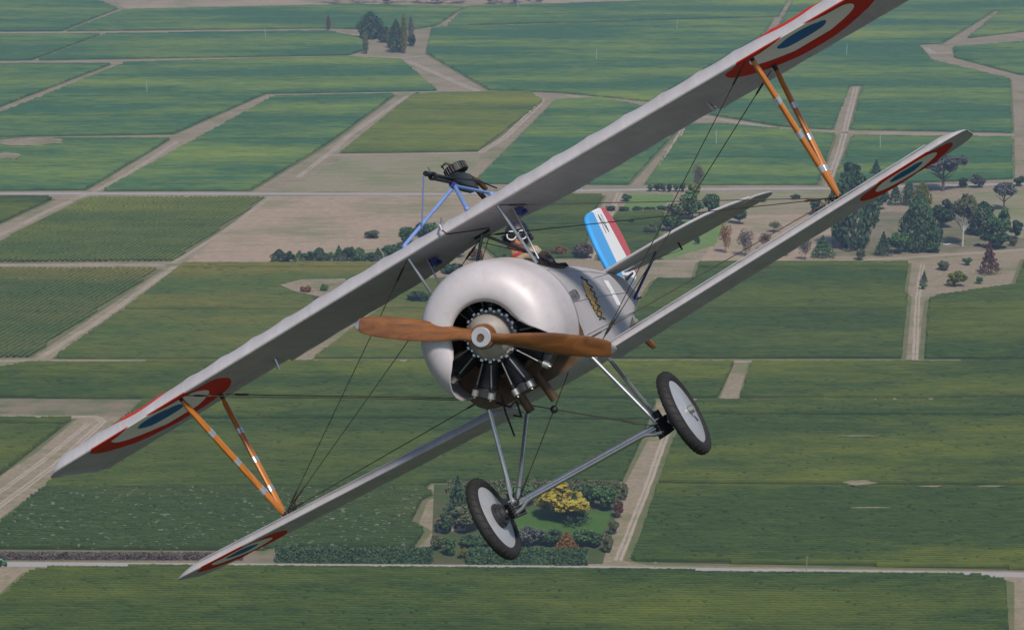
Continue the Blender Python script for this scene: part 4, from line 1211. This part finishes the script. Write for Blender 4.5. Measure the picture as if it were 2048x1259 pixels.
# --- propeller, at rest
bdir = Vector((0, -.83, .56)).normalized()
pe = part(MB().lathe([(-.02, 0), (-.02, .088), (-.012, .094), (.045, .094), (.058, .088), (.058, 0)], (0, 0, 0), 'x', 36), 'propeller', M_prop)
for sgn in (1, -1):
    d = bdir * sgn
    tdir = Vector((1, 0, 0)).cross(d)
    rows = []
    for q in range(26):
        r = .05 + .95 * q / 25
        ch = float(np.interp(r, [.05, .15, .3, .55, .8, .93, .985, 1.0], [.13, .12, .145, .175, .16, .125, .075, .015]))
        th = float(np.interp(r, [.05, .15, .3, .6, 1.0], [.072, .062, .040, .022, .008]))
        pit = math.atan2(1.45, 2 * math.pi * max(r, .16))
        cx, ct = Vector((1, 0, 0)), tdir
        u = ct * math.cos(pit) + cx * math.sin(pit) * 1.0
        v = cx * math.cos(pit) - ct * math.sin(pit)
        row = []
        for j in range(16):
            a = 2 * math.pi * j / 16
            row.append(Vector((.02, 0, 0)) + d * r + u * (ch / 2 * math.cos(a)) + v * (th / 2 * math.sin(a) * (1.3 if math.sin(a) > 0 else .6)))
        rows.append(row)
    bl = part(MB().grid(rows[:25], closed_u=True), 'blade', M_prop, pe, 60)
    mbt = MB().grid([[Vector((.02, 0, 0)) + (p_ - Vector((.02, 0, 0)) ) * 1.0 + (p_ - (sum(r_, Vector()) / 16)) * .03 for p_ in r_] for r_ in rows[24:]], closed_u=True)
    mbt.f.append(tuple(range(len(mbt.v) - 16, len(mbt.v)))); mbt.mi.append(0)
    part(mbt, 'tip_sheath', M_steel, pe, 60)
part(MB().lathe([(.058, .074), (.082, .074), (.086, .070), (.086, .03), (.086, 0)], (0, 0, 0), 'x', 32), 'hub_flange', M_disc, pe)
part(MB().lathe([(.086, .028), (.098, .026), (.098, .020), (.094, .018), (.094, 0)], (0, 0, 0), 'x', 20), 'hub_nut', M_rust, pe)
# --- interplane V struts
UF = lambda s: (-.60, s * 2.60, .855); UR = lambda s: (-1.40, s * 2.61, .80); LB = lambda s: (-1.30, s * 2.565, -.31)
def vstrut(top, bot, s):
    a, b_ = Vector(top), Vector(bot)
    pts = [a.lerp(b_, q) for q in (.03, .08, .3, .55, .8, .93, .98)]
    o = part(MB().tube(pts, [.022, .034, .037, .038, .037, .034, .024], 14, flat=((1, 0, 0), .62)), 'interplane_strut', M_strut)
    for q in (.30, .54, .78):
        part(MB().tube([a.lerp(b_, q - .022), a.lerp(b_, q + .022)], .0392, 14, flat=((1, 0, 0), .64)), 'foil_band', M_band, o)
    part(MB().tube([a + Vector((0, 0, .01)), a.lerp(b_, .05)], [.02, .015], 8), 'strut_fitting', M_black, o)
    part(MB().tube([a.lerp(b_, .97), b_ - Vector((0, 0, .03))], [.016, .02], 8), 'strut_fitting', M_black, o)
for s in (-1, 1):
    vstrut(UF(s), LB(s), s); vstrut(UR(s), LB(s), s)

# --- cabane struts
for s in (-1, 1):
    part(MB().tube([(-.575, s * .405, .875), (-.76, s * .412, .36)], .017, 12, flat=((1, 0, 0), .7)), 'cabane_strut', M_ali)
    part(MB().tube([(-1.28, 0, .825), (-1.30, s * .39, .37)], .018, 12, flat=((1, 0, 0), .7)), 'cabane_strut', M_tube)
    part(MB().tube([(-.97, s * .40, .845), (-.94, s * .395, .40)], .0085, 8), 'aileron_push_rod', M_ali)
    part(MB().box((-1.13, s * .40, .822), (.22, .014, .05), Matrix.Rotation(R2(14), 3, 'Y')).tube([(-1.20, s * .37, .80), (-1.20, s * .43, .80)], .018, 8).tube([(-1.02, s * .40, .83), (-1.12, s * .40, .79), (-1.22, s * .40, .80)], .01, 6), 'torque_tube_bracket', M_navy)
part(MB().tube([(-1.28, -.07, .83), (-1.28, .07, .83)], .014, 10), 'cabane_crossbar', M_black)
part(MB().tube([(-.40, -.012, .885), (-.41, -.012, .93), (-.50, -.012, .965), (-.52, -.012, .985)], .008, 8), 'vent_pipe', M_ali)
part(MB().tube([(-.40, -.012, .885), (-.46, -.01, .85), (-.8, .05, .835), (-1.2, .1, .83)], .005, 6), 'fuel_line', M_black)

# --- undercarriage
FT = lambda s: (-.68, s * .42, -.34); RT = lambda s: (-1.43, s * .38, -.50); GB = lambda s: (-.735, s * .668, -1.225)
for s in (-1, 1):
    o = part(MB().tube([FT(s), GB(s)], .0215, 14, flat=((1, 0, 0), .8)), 'gear_leg', M_ali)
    a, b_ = Vector(FT(s)), Vector(GB(s))
    part(MB().tube([a, a.lerp(b_, .10)], .025, 12), 'leg_socket', M_navy, o)
    part(MB().tube([RT(s), (-.80, s * .655, -1.17)], .020, 14, flat=((1, 0, 0), .8)), 'gear_leg', M_ali)
    part(MB().box((-.735, s * .655, -1.17), (.05, .03, .13)).tube([(-.71, s * .655, -1.13), (-.71, s * .61, -1.13)], .012, 8), 'gear_fitting', M_steel)
    bun = MB()
    for q in range(6):
        zc = -1.235 + q * .022
        bun.tube([(-.70, s * .66, zc), (-.76, s * .72, zc + .006), (-.82, s * .66, zc), (-.76, s * .60, zc - .006), (-.70, s * .66, zc)], .012, 7)
    bun.tube([(-.78, s * .665, -1.20), (-.80, s * .655, -1.05)], .03, 9)
    part(bun, 'bungee_cord', M_black)
sp_ = part(MB().tube([(-.77, -.60, -1.145), (-.77, .60, -1.145)], .021, 14), 'spreader_bar', M_ali)
part(MB().tube([(-.715, -.672, -1.215), (-.71, -.585, -1.20), (-.715, -.53, -1.17), (-.72, -.48, -1.165), (-.72, .48, -1.165), (-.715, .53, -1.17), (-.71, .585, -1.20), (-.715, .672, -1.215)], .0165, 12), 'spreader_bar', M_ali)
part(MB().tube([(-.76, -.90, -1.165), (-.76, .90, -1.165)], .018, 12), 'axle', M_steel)

tr = [(math.cos(a) * .047, .295 + .047 * math.sin(a)) for a in np.linspace(-math.pi * .32, math.pi * 1.32, 22)]
tyre_m = MB().lathe([(h, r) for h, r in tr], (0, 0, 0), 'y', 64)
for k in range(34):
    a0 = 2 * math.pi * k / 34
    for sd_ in (-1, 1):
        pts = []
        for q in range(5):
            th_ = math.pi / 2 - sd_ * (.16 + q * .24)
            an = a0 + q * .022
            rr = .295 + .0478 * math.sin(th_)
            pts.append((rr * math.sin(an), .0478 * math.cos(th_), rr * math.cos(an)))
        tyre_m.tube(pts, .0034, 5)
tyre_m = tyre_m.mesh('tyre', M_rub, 40)
disc_m = MB().lathe([(.046, 0), (.046, .03), (.040, .06), (.030, .25), (.026, .262), (-.026, .262), (-.030, .25), (-.040, .06), (-.046, .03), (-.046, 0)], (0, 0, 0), 'y', 56).mesh('disc_cover', M_disc, 40)
for s in (-1, 1):
    wo = empty('wheel', (-.76, s * .85, -1.165), plane)
    obj('tyre', tyre_m, wo); obj('disc_cover', disc_m, wo)
    part(MB().lathe([(.05, 0), (.05, .034), (.085, .03), (.085, 0)] if s > 0 else [(-.05, 0), (-.05, .034), (-.085, .03), (-.085, 0)], (0, 0, 0), 'y', 18), 'hub_cap', M_steel, wo)
    part(MB().lathe([(-s * .045, 0), (-s * .045, .100), (-s * .062, .100), (-s * .064, .088), (-s * .090, .085), (-s * .094, .06), (-s * .12, .055), (-s * .12, 0)], (0, 0, 0), 'y', 30), 'brake_drum', M_cyl, wo)
    part(MB().box((-.10, s * .0395, -.075), (.012, .006, .055), Matrix.Rotation(R2(40), 3, 'Y')), 'valve_slot', M_int, wo)

# --- tail
def slab(out, th, name, mat, plane_, holes=None, parent=None):
    """bevelled plate of a given outline; plane_ 'xy' at height z0 or 'xz'"""
    kind, o0 = plane_
    n = len(out)
    c = Vector((sum(p_[0] for p_ in out) / n, sum(p_[1] for p_ in out) / n))
    rows = []
    for ins, h in ((.018, -1.0), (0.004, -.55), (0, 0), (.004, .55), (.018, 1.0)):
        row = []
        for i in range(n):
            a, b_, e_ = Vector(out[i - 1]), Vector(out[i]), Vector(out[(i + 1) % n])
            tn = (e_ - a).normalized(); nr = Vector((-tn.y, tn.x))
            if nr.dot(c - b_) < 0: nr = -nr
            q = b_ + nr * ins
            row.append((q.x, q.y, o0 + h * th / 2) if kind == 'xy' else (q.x, o0 + h * th / 2, q.y))
        rows.append(row)
    mb = MB().grid(rows, closed_u=True)
    mb.f += [tuple(range(n - 1, -1, -1)), tuple(range(4 * n, 5 * n))]; mb.mi += [0, 0]
    return part(mb, name, mat, parent, 14)
def smooth_outline(pts, it=2):
    for _ in range(it):
        q = []
        for i in range(len(pts)):
            a, b_ = pts[i], pts[(i + 1) % len(pts)]
            q += [(a[0] * .75 + b_[0] * .25, a[1] * .75 + b_[1] * .25), (a[0] * .25 + b_[0] * .75, a[1] * .25 + b_[1] * .75)]
        pts = q
    return pts
for s in (1, -1):
    stab = [(-3.78, .04), (-3.72, .30), (-3.70, .75), (-3.80, 1.08), (-4.05, 1.26), (-4.48, 1.42), (-4.58, 1.43), (-4.58, .04)]
    elev = [(-4.60, .06), (-4.60, 1.435), (-4.85, 1.50), (-5.12, 1.535), (-5.34, 1.49), (-5.34, 1.28), (-5.33, 1.0), (-5.27, .5), (-5.16, .26), (-4.90, .06)]
    slab([(x, s * y) for x, y in smooth_outline(stab, 1)], .030, 'tailplane', M_sf, ('xy', .335))
    slab([(x, s * y) for x, y in smooth_outline(elev, 1)], .024, 'elevator', M_sf, ('xy', .335))
    part(MB().tube([(-4.32, s * .49, .31), (-4.42, s * .05, .03)], .013, 8), 'tail_strut', M_navy)
    part(MB().box((-4.75, s * .62, .30), (.03, .012, .10)), 'elevator_horn', M_black)
m, t, p = new_mat('rudder tricolour')
tc = N(t, 'ShaderNodeTexCoord'); sx = N(t, 'ShaderNodeSeparateXYZ'); t.links.new(tc.outputs['Object'], sx.inputs[0])
k = math_node(t, 'ADD', sx.outputs[0], math_node(t, 'MULTIPLY', sx.outputs[2], .27))
isb = math_node(t, 'GREATER_THAN', k, -4.662)
isr = math_node(t, 'LESS_THAN', math_node(t, 'ADD', sx.outputs[0], math_node(t, 'MULTIPLY', sx.outputs[2], .04)), -5.235)
f = noise(t, mapping(t, (1, 1, 1)), 4, 5)
c = mix(t, isb, (.80, .80, .81), (.055, .36, .78))
c = mix(t, isr, c, (.52, .06, .075))
c = mix(t, .08, c, mix(t, f, (.2, .2, .2), (.8, .8, .8)), 'OVERLAY')
t.links.new(c, p.inputs['Base Color']); p.inputs['Roughness'].default_value = .4
rud = [(-4.46, .16), (-4.42, .45), (-4.46, .70), (-4.58, .90), (-4.70, .965), (-4.95, .995), (-5.26, 1.03), (-5.47, 1.035), (-5.55, .92), (-5.57, .74), (-5.52, .55), (-5.38, .36), (-5.16, .25), (-4.90, .16), (-4.70, .085), (-4.56, .08)]
ru = slab(smooth_outline(rud, 2), .05, 'rudder', m, ('xz', 0))
for s in (1, -1):
    yy = s * .0265
    part(MB().tube([(-4.975, yy, .755), (-5.04, yy, .945)], .006, 5, flat=((1, 0, 0), .3)), 'letter_stroke', M_ink, ru)
    part(MB().tube([(-5.10, yy, .765), (-5.16, yy, .952)], .006, 5, flat=((1, 0, 0), .3)), 'letter_stroke', M_ink, ru)
    part(MB().tube([(-5.04, yy, .945), (-5.10, yy, .765)], .011, 5, flat=((1, 0, 0), .3)), 'letter_stroke', M_ink, ru)
    part(MB().tube([(-4.62, s * .02, .25), (-4.66, s * .14, .285)], [.022, .010], 8), 'rudder_horn', M_black, ru)
part(MB().tube([(-5.0, .0, .255), (-4.75, .02, .07), (-4.55, .12, .045)], .008, 6), 'control_cable', M_navy)
sk = part(MB().tube([(-4.10, 0, -.05), (-4.28, 0, -.16), (-4.47, 0, -.33), (-4.56, 0, -.39)], [.03, .034, .034, .028], 8, flat=((0, 1, 0), 1.2)), 'tail_skid', M_prop)
part(MB().box((-4.22, 0, -.11), (.09, .10, .10)).tube([(-4.25, .06, -.14), (-4.25, -.06, -.14)], .02, 8), 'skid_bracket', M_steel, sk)

# --- bracing wires with turnbuckles
def wire(a, b_, r=.0036, buckle=(.06, .94)):
    a, b_ = Vector(a), Vector(b_)
    L = (b_ - a).length
    mb = MB().tube([a, b_], r, 6)
    for q in buckle:
        c = a.lerp(b_, q); d = (b_ - a).normalized()
        mb.tube([c - d * .075, c - d * .05, c + d * .05, c + d * .075], [r, .0085, .0085, r], 7)
    return part(mb, 'bracing_wire', M_wire)
CF = lambda s: (-.575, s * .405, .862); CA = (-1.28, 0, .815); BR = lambda s: (-1.11, s * .455, -.386)
for s in (-1, 1):
    lb = Vector(LB(s)) + Vector((.01, -s * .03, .015))
    wire(lb, CF(s)); wire(lb, CA); wire(lb, FT(s))
    wire(Vector(UF(s)) + Vector((0, -s * .04, -.01)), BR(s)); wire(Vector(UR(s)) + Vector((0, -s * .04, -.01)), Vector(BR(s)) + Vector((-.03, 0, .01)))
    part(MB().box(Vector(BR(s)) + Vector((0, -s * .01, -.01)), (.07, .03, .06)), 'wire_bracket', M_navy)
    eye = Vector(LB(s))
    mbk = MB()
    for q in range(4):
        mbk.tube([eye + Vector((.02 * q - .03, -s * (.02 + .03 * q), -.03)), eye + Vector((.02 * q - .03, -s * (.03 + .035 * q), .02 + .01 * q))], .008, 6)
    part(mbk, 'wire_shackle', M_black)
    wire((-1.29, s * .38, .40), (-1.28, -s * .06, .80), .003, ())
    wire((-4.75, s * .62, .25), (-2.4, s * .34, .2), .0022, ())
ball = Vector((-.705, 0, -.67))
for s in (-1, 1):
    wire(FT(s), ball, .0042, (.2,)); wire(ball, Vector(GB(-s)) + Vector((0, s * .03, .06)), .0042, (.75,))
part(MB().lathe([(.03 * math.cos(a), .03 * math.sin(a)) for a in np.linspace(0, math.pi, 13)], ball, 'x', 18), 'wire_union_disc', M_black)
part(MB().tube([(-.72, -.655, -1.12), (-.69, -.54, -.75), (-.68, -.45, -.42)], .004, 6), 'brake_line', M_wire)
part(MB().tube([(-.72, -.62, -1.10), (-.66, -.56, -1.03), (-.70, -.52, -1.06), (-.72, -.50, -1.12)], .005, 6), 'brake_hose', M_black)

# --- machine gun above the upper wing on its blue mount
gun = part(MB().tube([(-.68, 0, 1.368), (-.695, 0, 1.367), (-.76, 0, 1.364), (-.86, 0, 1.358), (-1.35, 0, 1.318)], [.016, .022, .019, .015, .016], 12), 'machine_gun', M_gun)
part(MB().tube([(-.84, 0, 1.322), (-1.38, 0, 1.278)], .013, 10), 'gas_tube', M_gun, gun)
part(MB().lathe([(-.02, .012), (-.02, .034), (.02, .034), (.02, .012)], (-.84, 0, 1.345), 'x', 16).tube([(-.84, 0, 1.36), (-.845, 0, 1.425)], .006, 6), 'front_sight_ring', M_gun, gun)
rows = []
for x, zt, zb_, w_ in ((-1.28, 1.35, 1.27, .025), (-1.34, 1.365, 1.255, .042), (-1.55, 1.36, 1.235, .045), (-1.70, 1.345, 1.215, .04), (-1.76, 1.33, 1.22, .03)):
    rows.append([(x, -w_, zb_), (x, -w_, zt), (x, w_, zt), (x, w_, zb_)])
mb = MB().grid(rows, closed_u=True); mb.f += [(3, 2, 1, 0), (16, 17, 18, 19)]; mb.mi += [0, 0]
part(mb, 'receiver', M_gun, gun)
dr = MB()
pr = [(0, 0), (0, .125), (.008, .135)]
dr.lathe([(.0, .0), (.0, .088), (.006, .094), (.064, .094), (.070, .088), (.074, .06), (.074, 0)], (0, 0, 0), 'z', 40)
for k in range(24):
    a = 2 * math.pi * k / 24
    dr.tube([(.0945 * math.sin(a), .0945 * math.cos(a), .008), (.0945 * math.sin(a), .0945 * math.cos(a), .062)], .005, 5)
d_ = part(dr, 'drum_magazine', M_gun, gun); d_.location = (-1.52, 0, 1.375); d_.rotation_euler = (0, R2(-4), 0)
part(MB().tube([(-1.50, 0, 1.445), (-1.49, -.04, 1.49), (-1.52, -.09, 1.49), (-1.54, -.085, 1.42)], .011, 8), 'drum_handle', M_leath, gun)
part(MB().tube([(-1.70, .0, 1.26), (-1.72, .03, 1.17), (-1.74, .04, 1.10)], [.02, .022, .018], 10), 'pistol_grip', M_gun, gun)
part(MB().tube([(-1.72, .02, 1.31), (-1.82, .04, 1.27), (-1.86, .05, 1.20)], [.03, .026, .02], 10), 'stock', M_leath, gun)
apex = (-1.255, 0, 1.262)
mt_ = part(MB().tube([(-.62, -.40, .965), apex], .0145, 12), 'gun_mount', M_blue)
part(MB().tube([(-.62, .175, .968), apex], .0165, 12), 'mount_leg', M_blue, mt_)
part(MB().tube([(-.63, .395, .970), apex], .012, 12), 'mount_leg', M_blue, mt_)
part(MB().tube([(-.66, -.01, 1.355), (-.80, -.265, 1.035)], .0052, 8), 'mount_stay', M_blue, mt_)
part(MB().tube([(-1.20, 0, 1.275), (-1.33, 0, 1.255)], .024, 10), 'mount_clamp', M_navy, mt_)
part(MB().tube([(-1.06, .01, 1.335), (-1.5, .12, 1.24), (-1.75, .16, 1.15)], .006, 6), 'bowden_cable', M_black, mt_)
for q in ((-.62, -.40, .962), (-.63, .395, .966), (-.62, .175, .964)):
    part(MB().lathe([(-.012, 0), (-.012, .022), (.010, .022), (.010, 0)], q, 'z', 12), 'mount_foot', M_blue, mt_)

# ------------------------------------------------------------------ the pilot
m_body, t, p = new_mat('flying jacket and skin')
tc = N(t, 'ShaderNodeTexCoord'); sx = N(t, 'ShaderNodeSeparateXYZ'); t.links.new(tc.outputs['Object'], sx.inputs[0])
f = noise(t, mapping(t, (1, 1, 1)), 22, 4)
skin = ramp(t, f, [(.3, (.38, .16, .11)), (.7, (.48, .23, .16))])
jack = ramp(t, f, [(.3, (.055, .035, .022)), (.7, (.10, .062, .038))])
t.links.new(mix(t, math_node(t, 'GREATER_THAN', sx.outputs[2], .545), jack, skin), p.inputs['Base Color'])
p.inputs['Roughness'].default_value = .55
# skeleton, origin at the seat: x forward, y left, z up
bone_v = [((0, 0, .10), (.15, .17)), ((0, 0, .28), (.12, .155)), ((.0, 0, .42), (.10, .165)), ((.01, 0, .50), (.062, .07)), ((.015, 0, .57), (.055, .058)),
          ((.02, 0, .655), (.088, .078)), ((.015, 0, .745), (.102, .083)), ((.0, 0, .80), (.062, .055)), ((.115, 0, .655), (.016, .016)), ((.06, 0, .595), (.034, .04)),
          ((0, .19, .42), (.062, .062)), ((.10, .225, .22), (.05, .05)), ((.32, .10, .16), (.038, .038)), ((.40, .06, .17), (.03, .03)),
          ((0, -.19, .42), (.062, .062)), ((.10, -.225, .22), (.05, .05)), ((.32, -.10, .16), (.038, .038)), ((.40, -.06, .17), (.03, .03)),
          ((.08, .10, .06), (.085, .085)), ((.46, .12, .12), (.065, .065)), ((.72, .10, -.16), (.045, .045)), ((.84, .10, -.17), (.04, .035)),
          ((.08, -.10, .06), (.085, .085)), ((.46, -.12, .12), (.065, .065)), ((.72, -.10, -.16), (.045, .045)), ((.84, -.10, -.17), (.04, .035))]
bone_e = [(0, 1), (1, 2), (2, 3), (3, 4), (4, 5), (5, 6), (6, 7), (5, 8), (4, 9), (2, 10), (10, 11), (11, 12), (12, 13), (2, 14), (14, 15), (15, 16), (16, 17), (0, 18), (18, 19), (19, 20), (20, 21), (0, 22), (22, 23), (23, 24), (24, 25)]
HEAD = Vector((.015, 0, .70))
NECK = Vector((.01, 0, .53))
HR = Matrix.Rotation(R2(-25), 3, 'X') @ Matrix.Rotation(R2(14), 3, 'Z')     # head held level while the aircraft banks
def hd(v):
    return NECK + HR @ (Vector(v) - NECK)
bv = [tuple(hd(c)) if i in (5, 6, 7, 8, 9) else c for i, (c, r) in enumerate(bone_v)]
me = bpy.data.meshes.new('person'); me.from_pydata(bv, bone_e, []); me.materials.append(m_body)
pil = obj('person', me)
sk_ = pil.modifiers.new('skin', 'SKIN'); sk_.use_smooth_shade = True
for i, (c, r) in enumerate(bone_v): me.skin_vertices[0].data[i].radius = r
me.skin_vertices[0].data[0].use_root = True
ss = pil.modifiers.new('smooth', 'SUBSURF'); ss.levels = 2; ss.render_levels = 2
PB = BM @ Matrix.Translation((-2.06, -.03, .09))
pil.matrix_world = PB
tag(pil, 'pilot in leather helmet, round white-rimmed goggles and sheepskin collar in the cockpit', 'person')
M_helm = simple('helmet leather', (.018, .017, .028), .45, 0, .3, 24, .2)
M_fleece = simple('sheepskin', (.42, .33, .22), .95, 0, .2, 60, .6)
M_scarf = simple('red scarf', (.33, .045, .035), .8, 0, .2, 30, .3)
def hgrid(fn, n, m_, cu=False): return [[hd(fn(i / (n - 1), j / m_)) for j in range(m_ + (0 if cu else 1))] for i in range(n)]
# helmet: shell over crown, sides and back of the head, open at the face
def helm(u, v):
    ph = (v - .5) * 2 * math.pi                       # round the head, 0 at the back
    low = -.35 - .55 * (1 if abs(ph) < 2.2 else max(-1.2, 1 - (abs(ph) - 2.2) * 4.0))
    el = math.pi / 2 + (low - math.pi / 2) * u
    r = .112
    return (HEAD.x - r * 1.08 * math.cos(el) * math.cos(ph), r * .92 * math.cos(el) * math.sin(ph), HEAD.z + .01 + r * 1.12 * math.sin(el))
hm = MB().grid(hgrid(helm, 16, 40, True), closed_u=True).build('helmet', M_helm, pil, 60)
so = hm.modifiers.new('thickness', 'SOLIDIFY'); so.thickness = .006
for s in (-1, 1):
    MB().lathe([(-.012, 0), (-.012, .032), (.012, .028), (.012, 0)], hd((.0, s * .108, .685)), 'y', 18).build('ear_cup', M_helm, hm)
gog = MB()
gog.tube([hd((.118 * math.cos(a) + .012, .104 * math.sin(a), .708)) for a in np.linspace(-2.9, 2.9, 30)], .010, 6)
go = gog.build('goggles', M_black, pil)
for s in (-1, 1):
    c = Vector((.128, s * .043, .705))
    ring = [hd(c + Vector((-.004 * 0 + (.0 if s else 0), s * 0 + .036 * math.cos(a), .034 * math.sin(a)))) for a in np.linspace(0, 2 * math.pi, 25)]
    MB().tube(ring, .0062, 8, cap=False).build('goggle_rim', M_white, go)
    ln = MB().add([hd(c + Vector((.002, 0, 0)))] + [hd(c + Vector((0, .034 * math.cos(a), .032 * math.sin(a)))) for a in np.linspace(0, 2 * math.pi, 24, endpoint=False)], [(0, 1 + k, 1 + (k + 1) % 24) for k in range(24)])
    ln.build('goggle_lens', M_gun, go)
    cup = MB().grid([[hd(c + Vector((-q * .03, .037 * (1 + q * .1) * math.cos(a), .035 * (1 + q * .1) * math.sin(a)))) for a in np.linspace(0, 2 * math.pi, 24, endpoint=False)] for q in (0.05, 1)], closed_u=True)
    cup.build('goggle_cup', M_black, go)
# mouth line, collar, scarf
MB().tube([hd((.103, -.022, .615)), hd((.110, 0, .613)), hd((.103, .022, .615))], .004, 6).build('mouth', M_scarf, pil)
rs = random.Random(4)
rows = []
for i in range(40):
    a = 2 * math.pi * i / 40
    cx, cy = .01 + .115 * math.cos(a), .135 * math.sin(a)
    rows.append([(cx + (.047 + rs.uniform(-.007, .007)) * math.cos(b_) * math.cos(a), cy + (.047 + rs.uniform(-.007, .007)) * math.cos(b_) * math.sin(a), .490 + .03 * math.cos(a) * -1 + (.062 + rs.uniform(-.007, .007)) * math.sin(b_)) for b_ in np.linspace(0, 2 * math.pi, 10, endpoint=False)])
MB().grid(rows, closed_u=True, closed_v=True).build('sheepskin_collar', M_fleece, pil, 80)
rows = [[(.03 + (.06 + .016 * math.cos(b_)) * math.cos(a), (.062 + .016 * math.cos(b_)) * math.sin(a), .53 + .03 * math.sin(b_)) for b_ in np.linspace(0, 2 * math.pi, 8, endpoint=False)] for a in np.linspace(0, 2 * math.pi, 28, endpoint=False)]
MB().grid(rows, closed_u=True, closed_v=True).build('scarf', M_scarf, pil, 80)

# ------------------------------------------------------------------ air
hz = MB().box((0, 5500, 155.5), (17800, 16900, 313)).mesh('haze', simple('tmp', (.5, .5, .5)), 0)
hm_ = bpy.data.materials.new('thin haze'); hm_.use_nodes = True
t = hm_.node_tree; t.nodes.clear()
out = t.nodes.new('ShaderNodeOutputMaterial'); pv = t.nodes.new('ShaderNodeVolumePrincipled')
pv.inputs['Color'].default_value = (.46, .63, .97, 1)
pv.inputs['Density'].default_value = .00011
pv.inputs['Anisotropy'].default_value = .1
t.links.new(pv.outputs[0], out.inputs['Volume'])
hz.materials.clear(); hz.materials.append(hm_)
tag(obj('haze', hz), 'thin blue haze over the plain', 'haze', None, 'stuff')
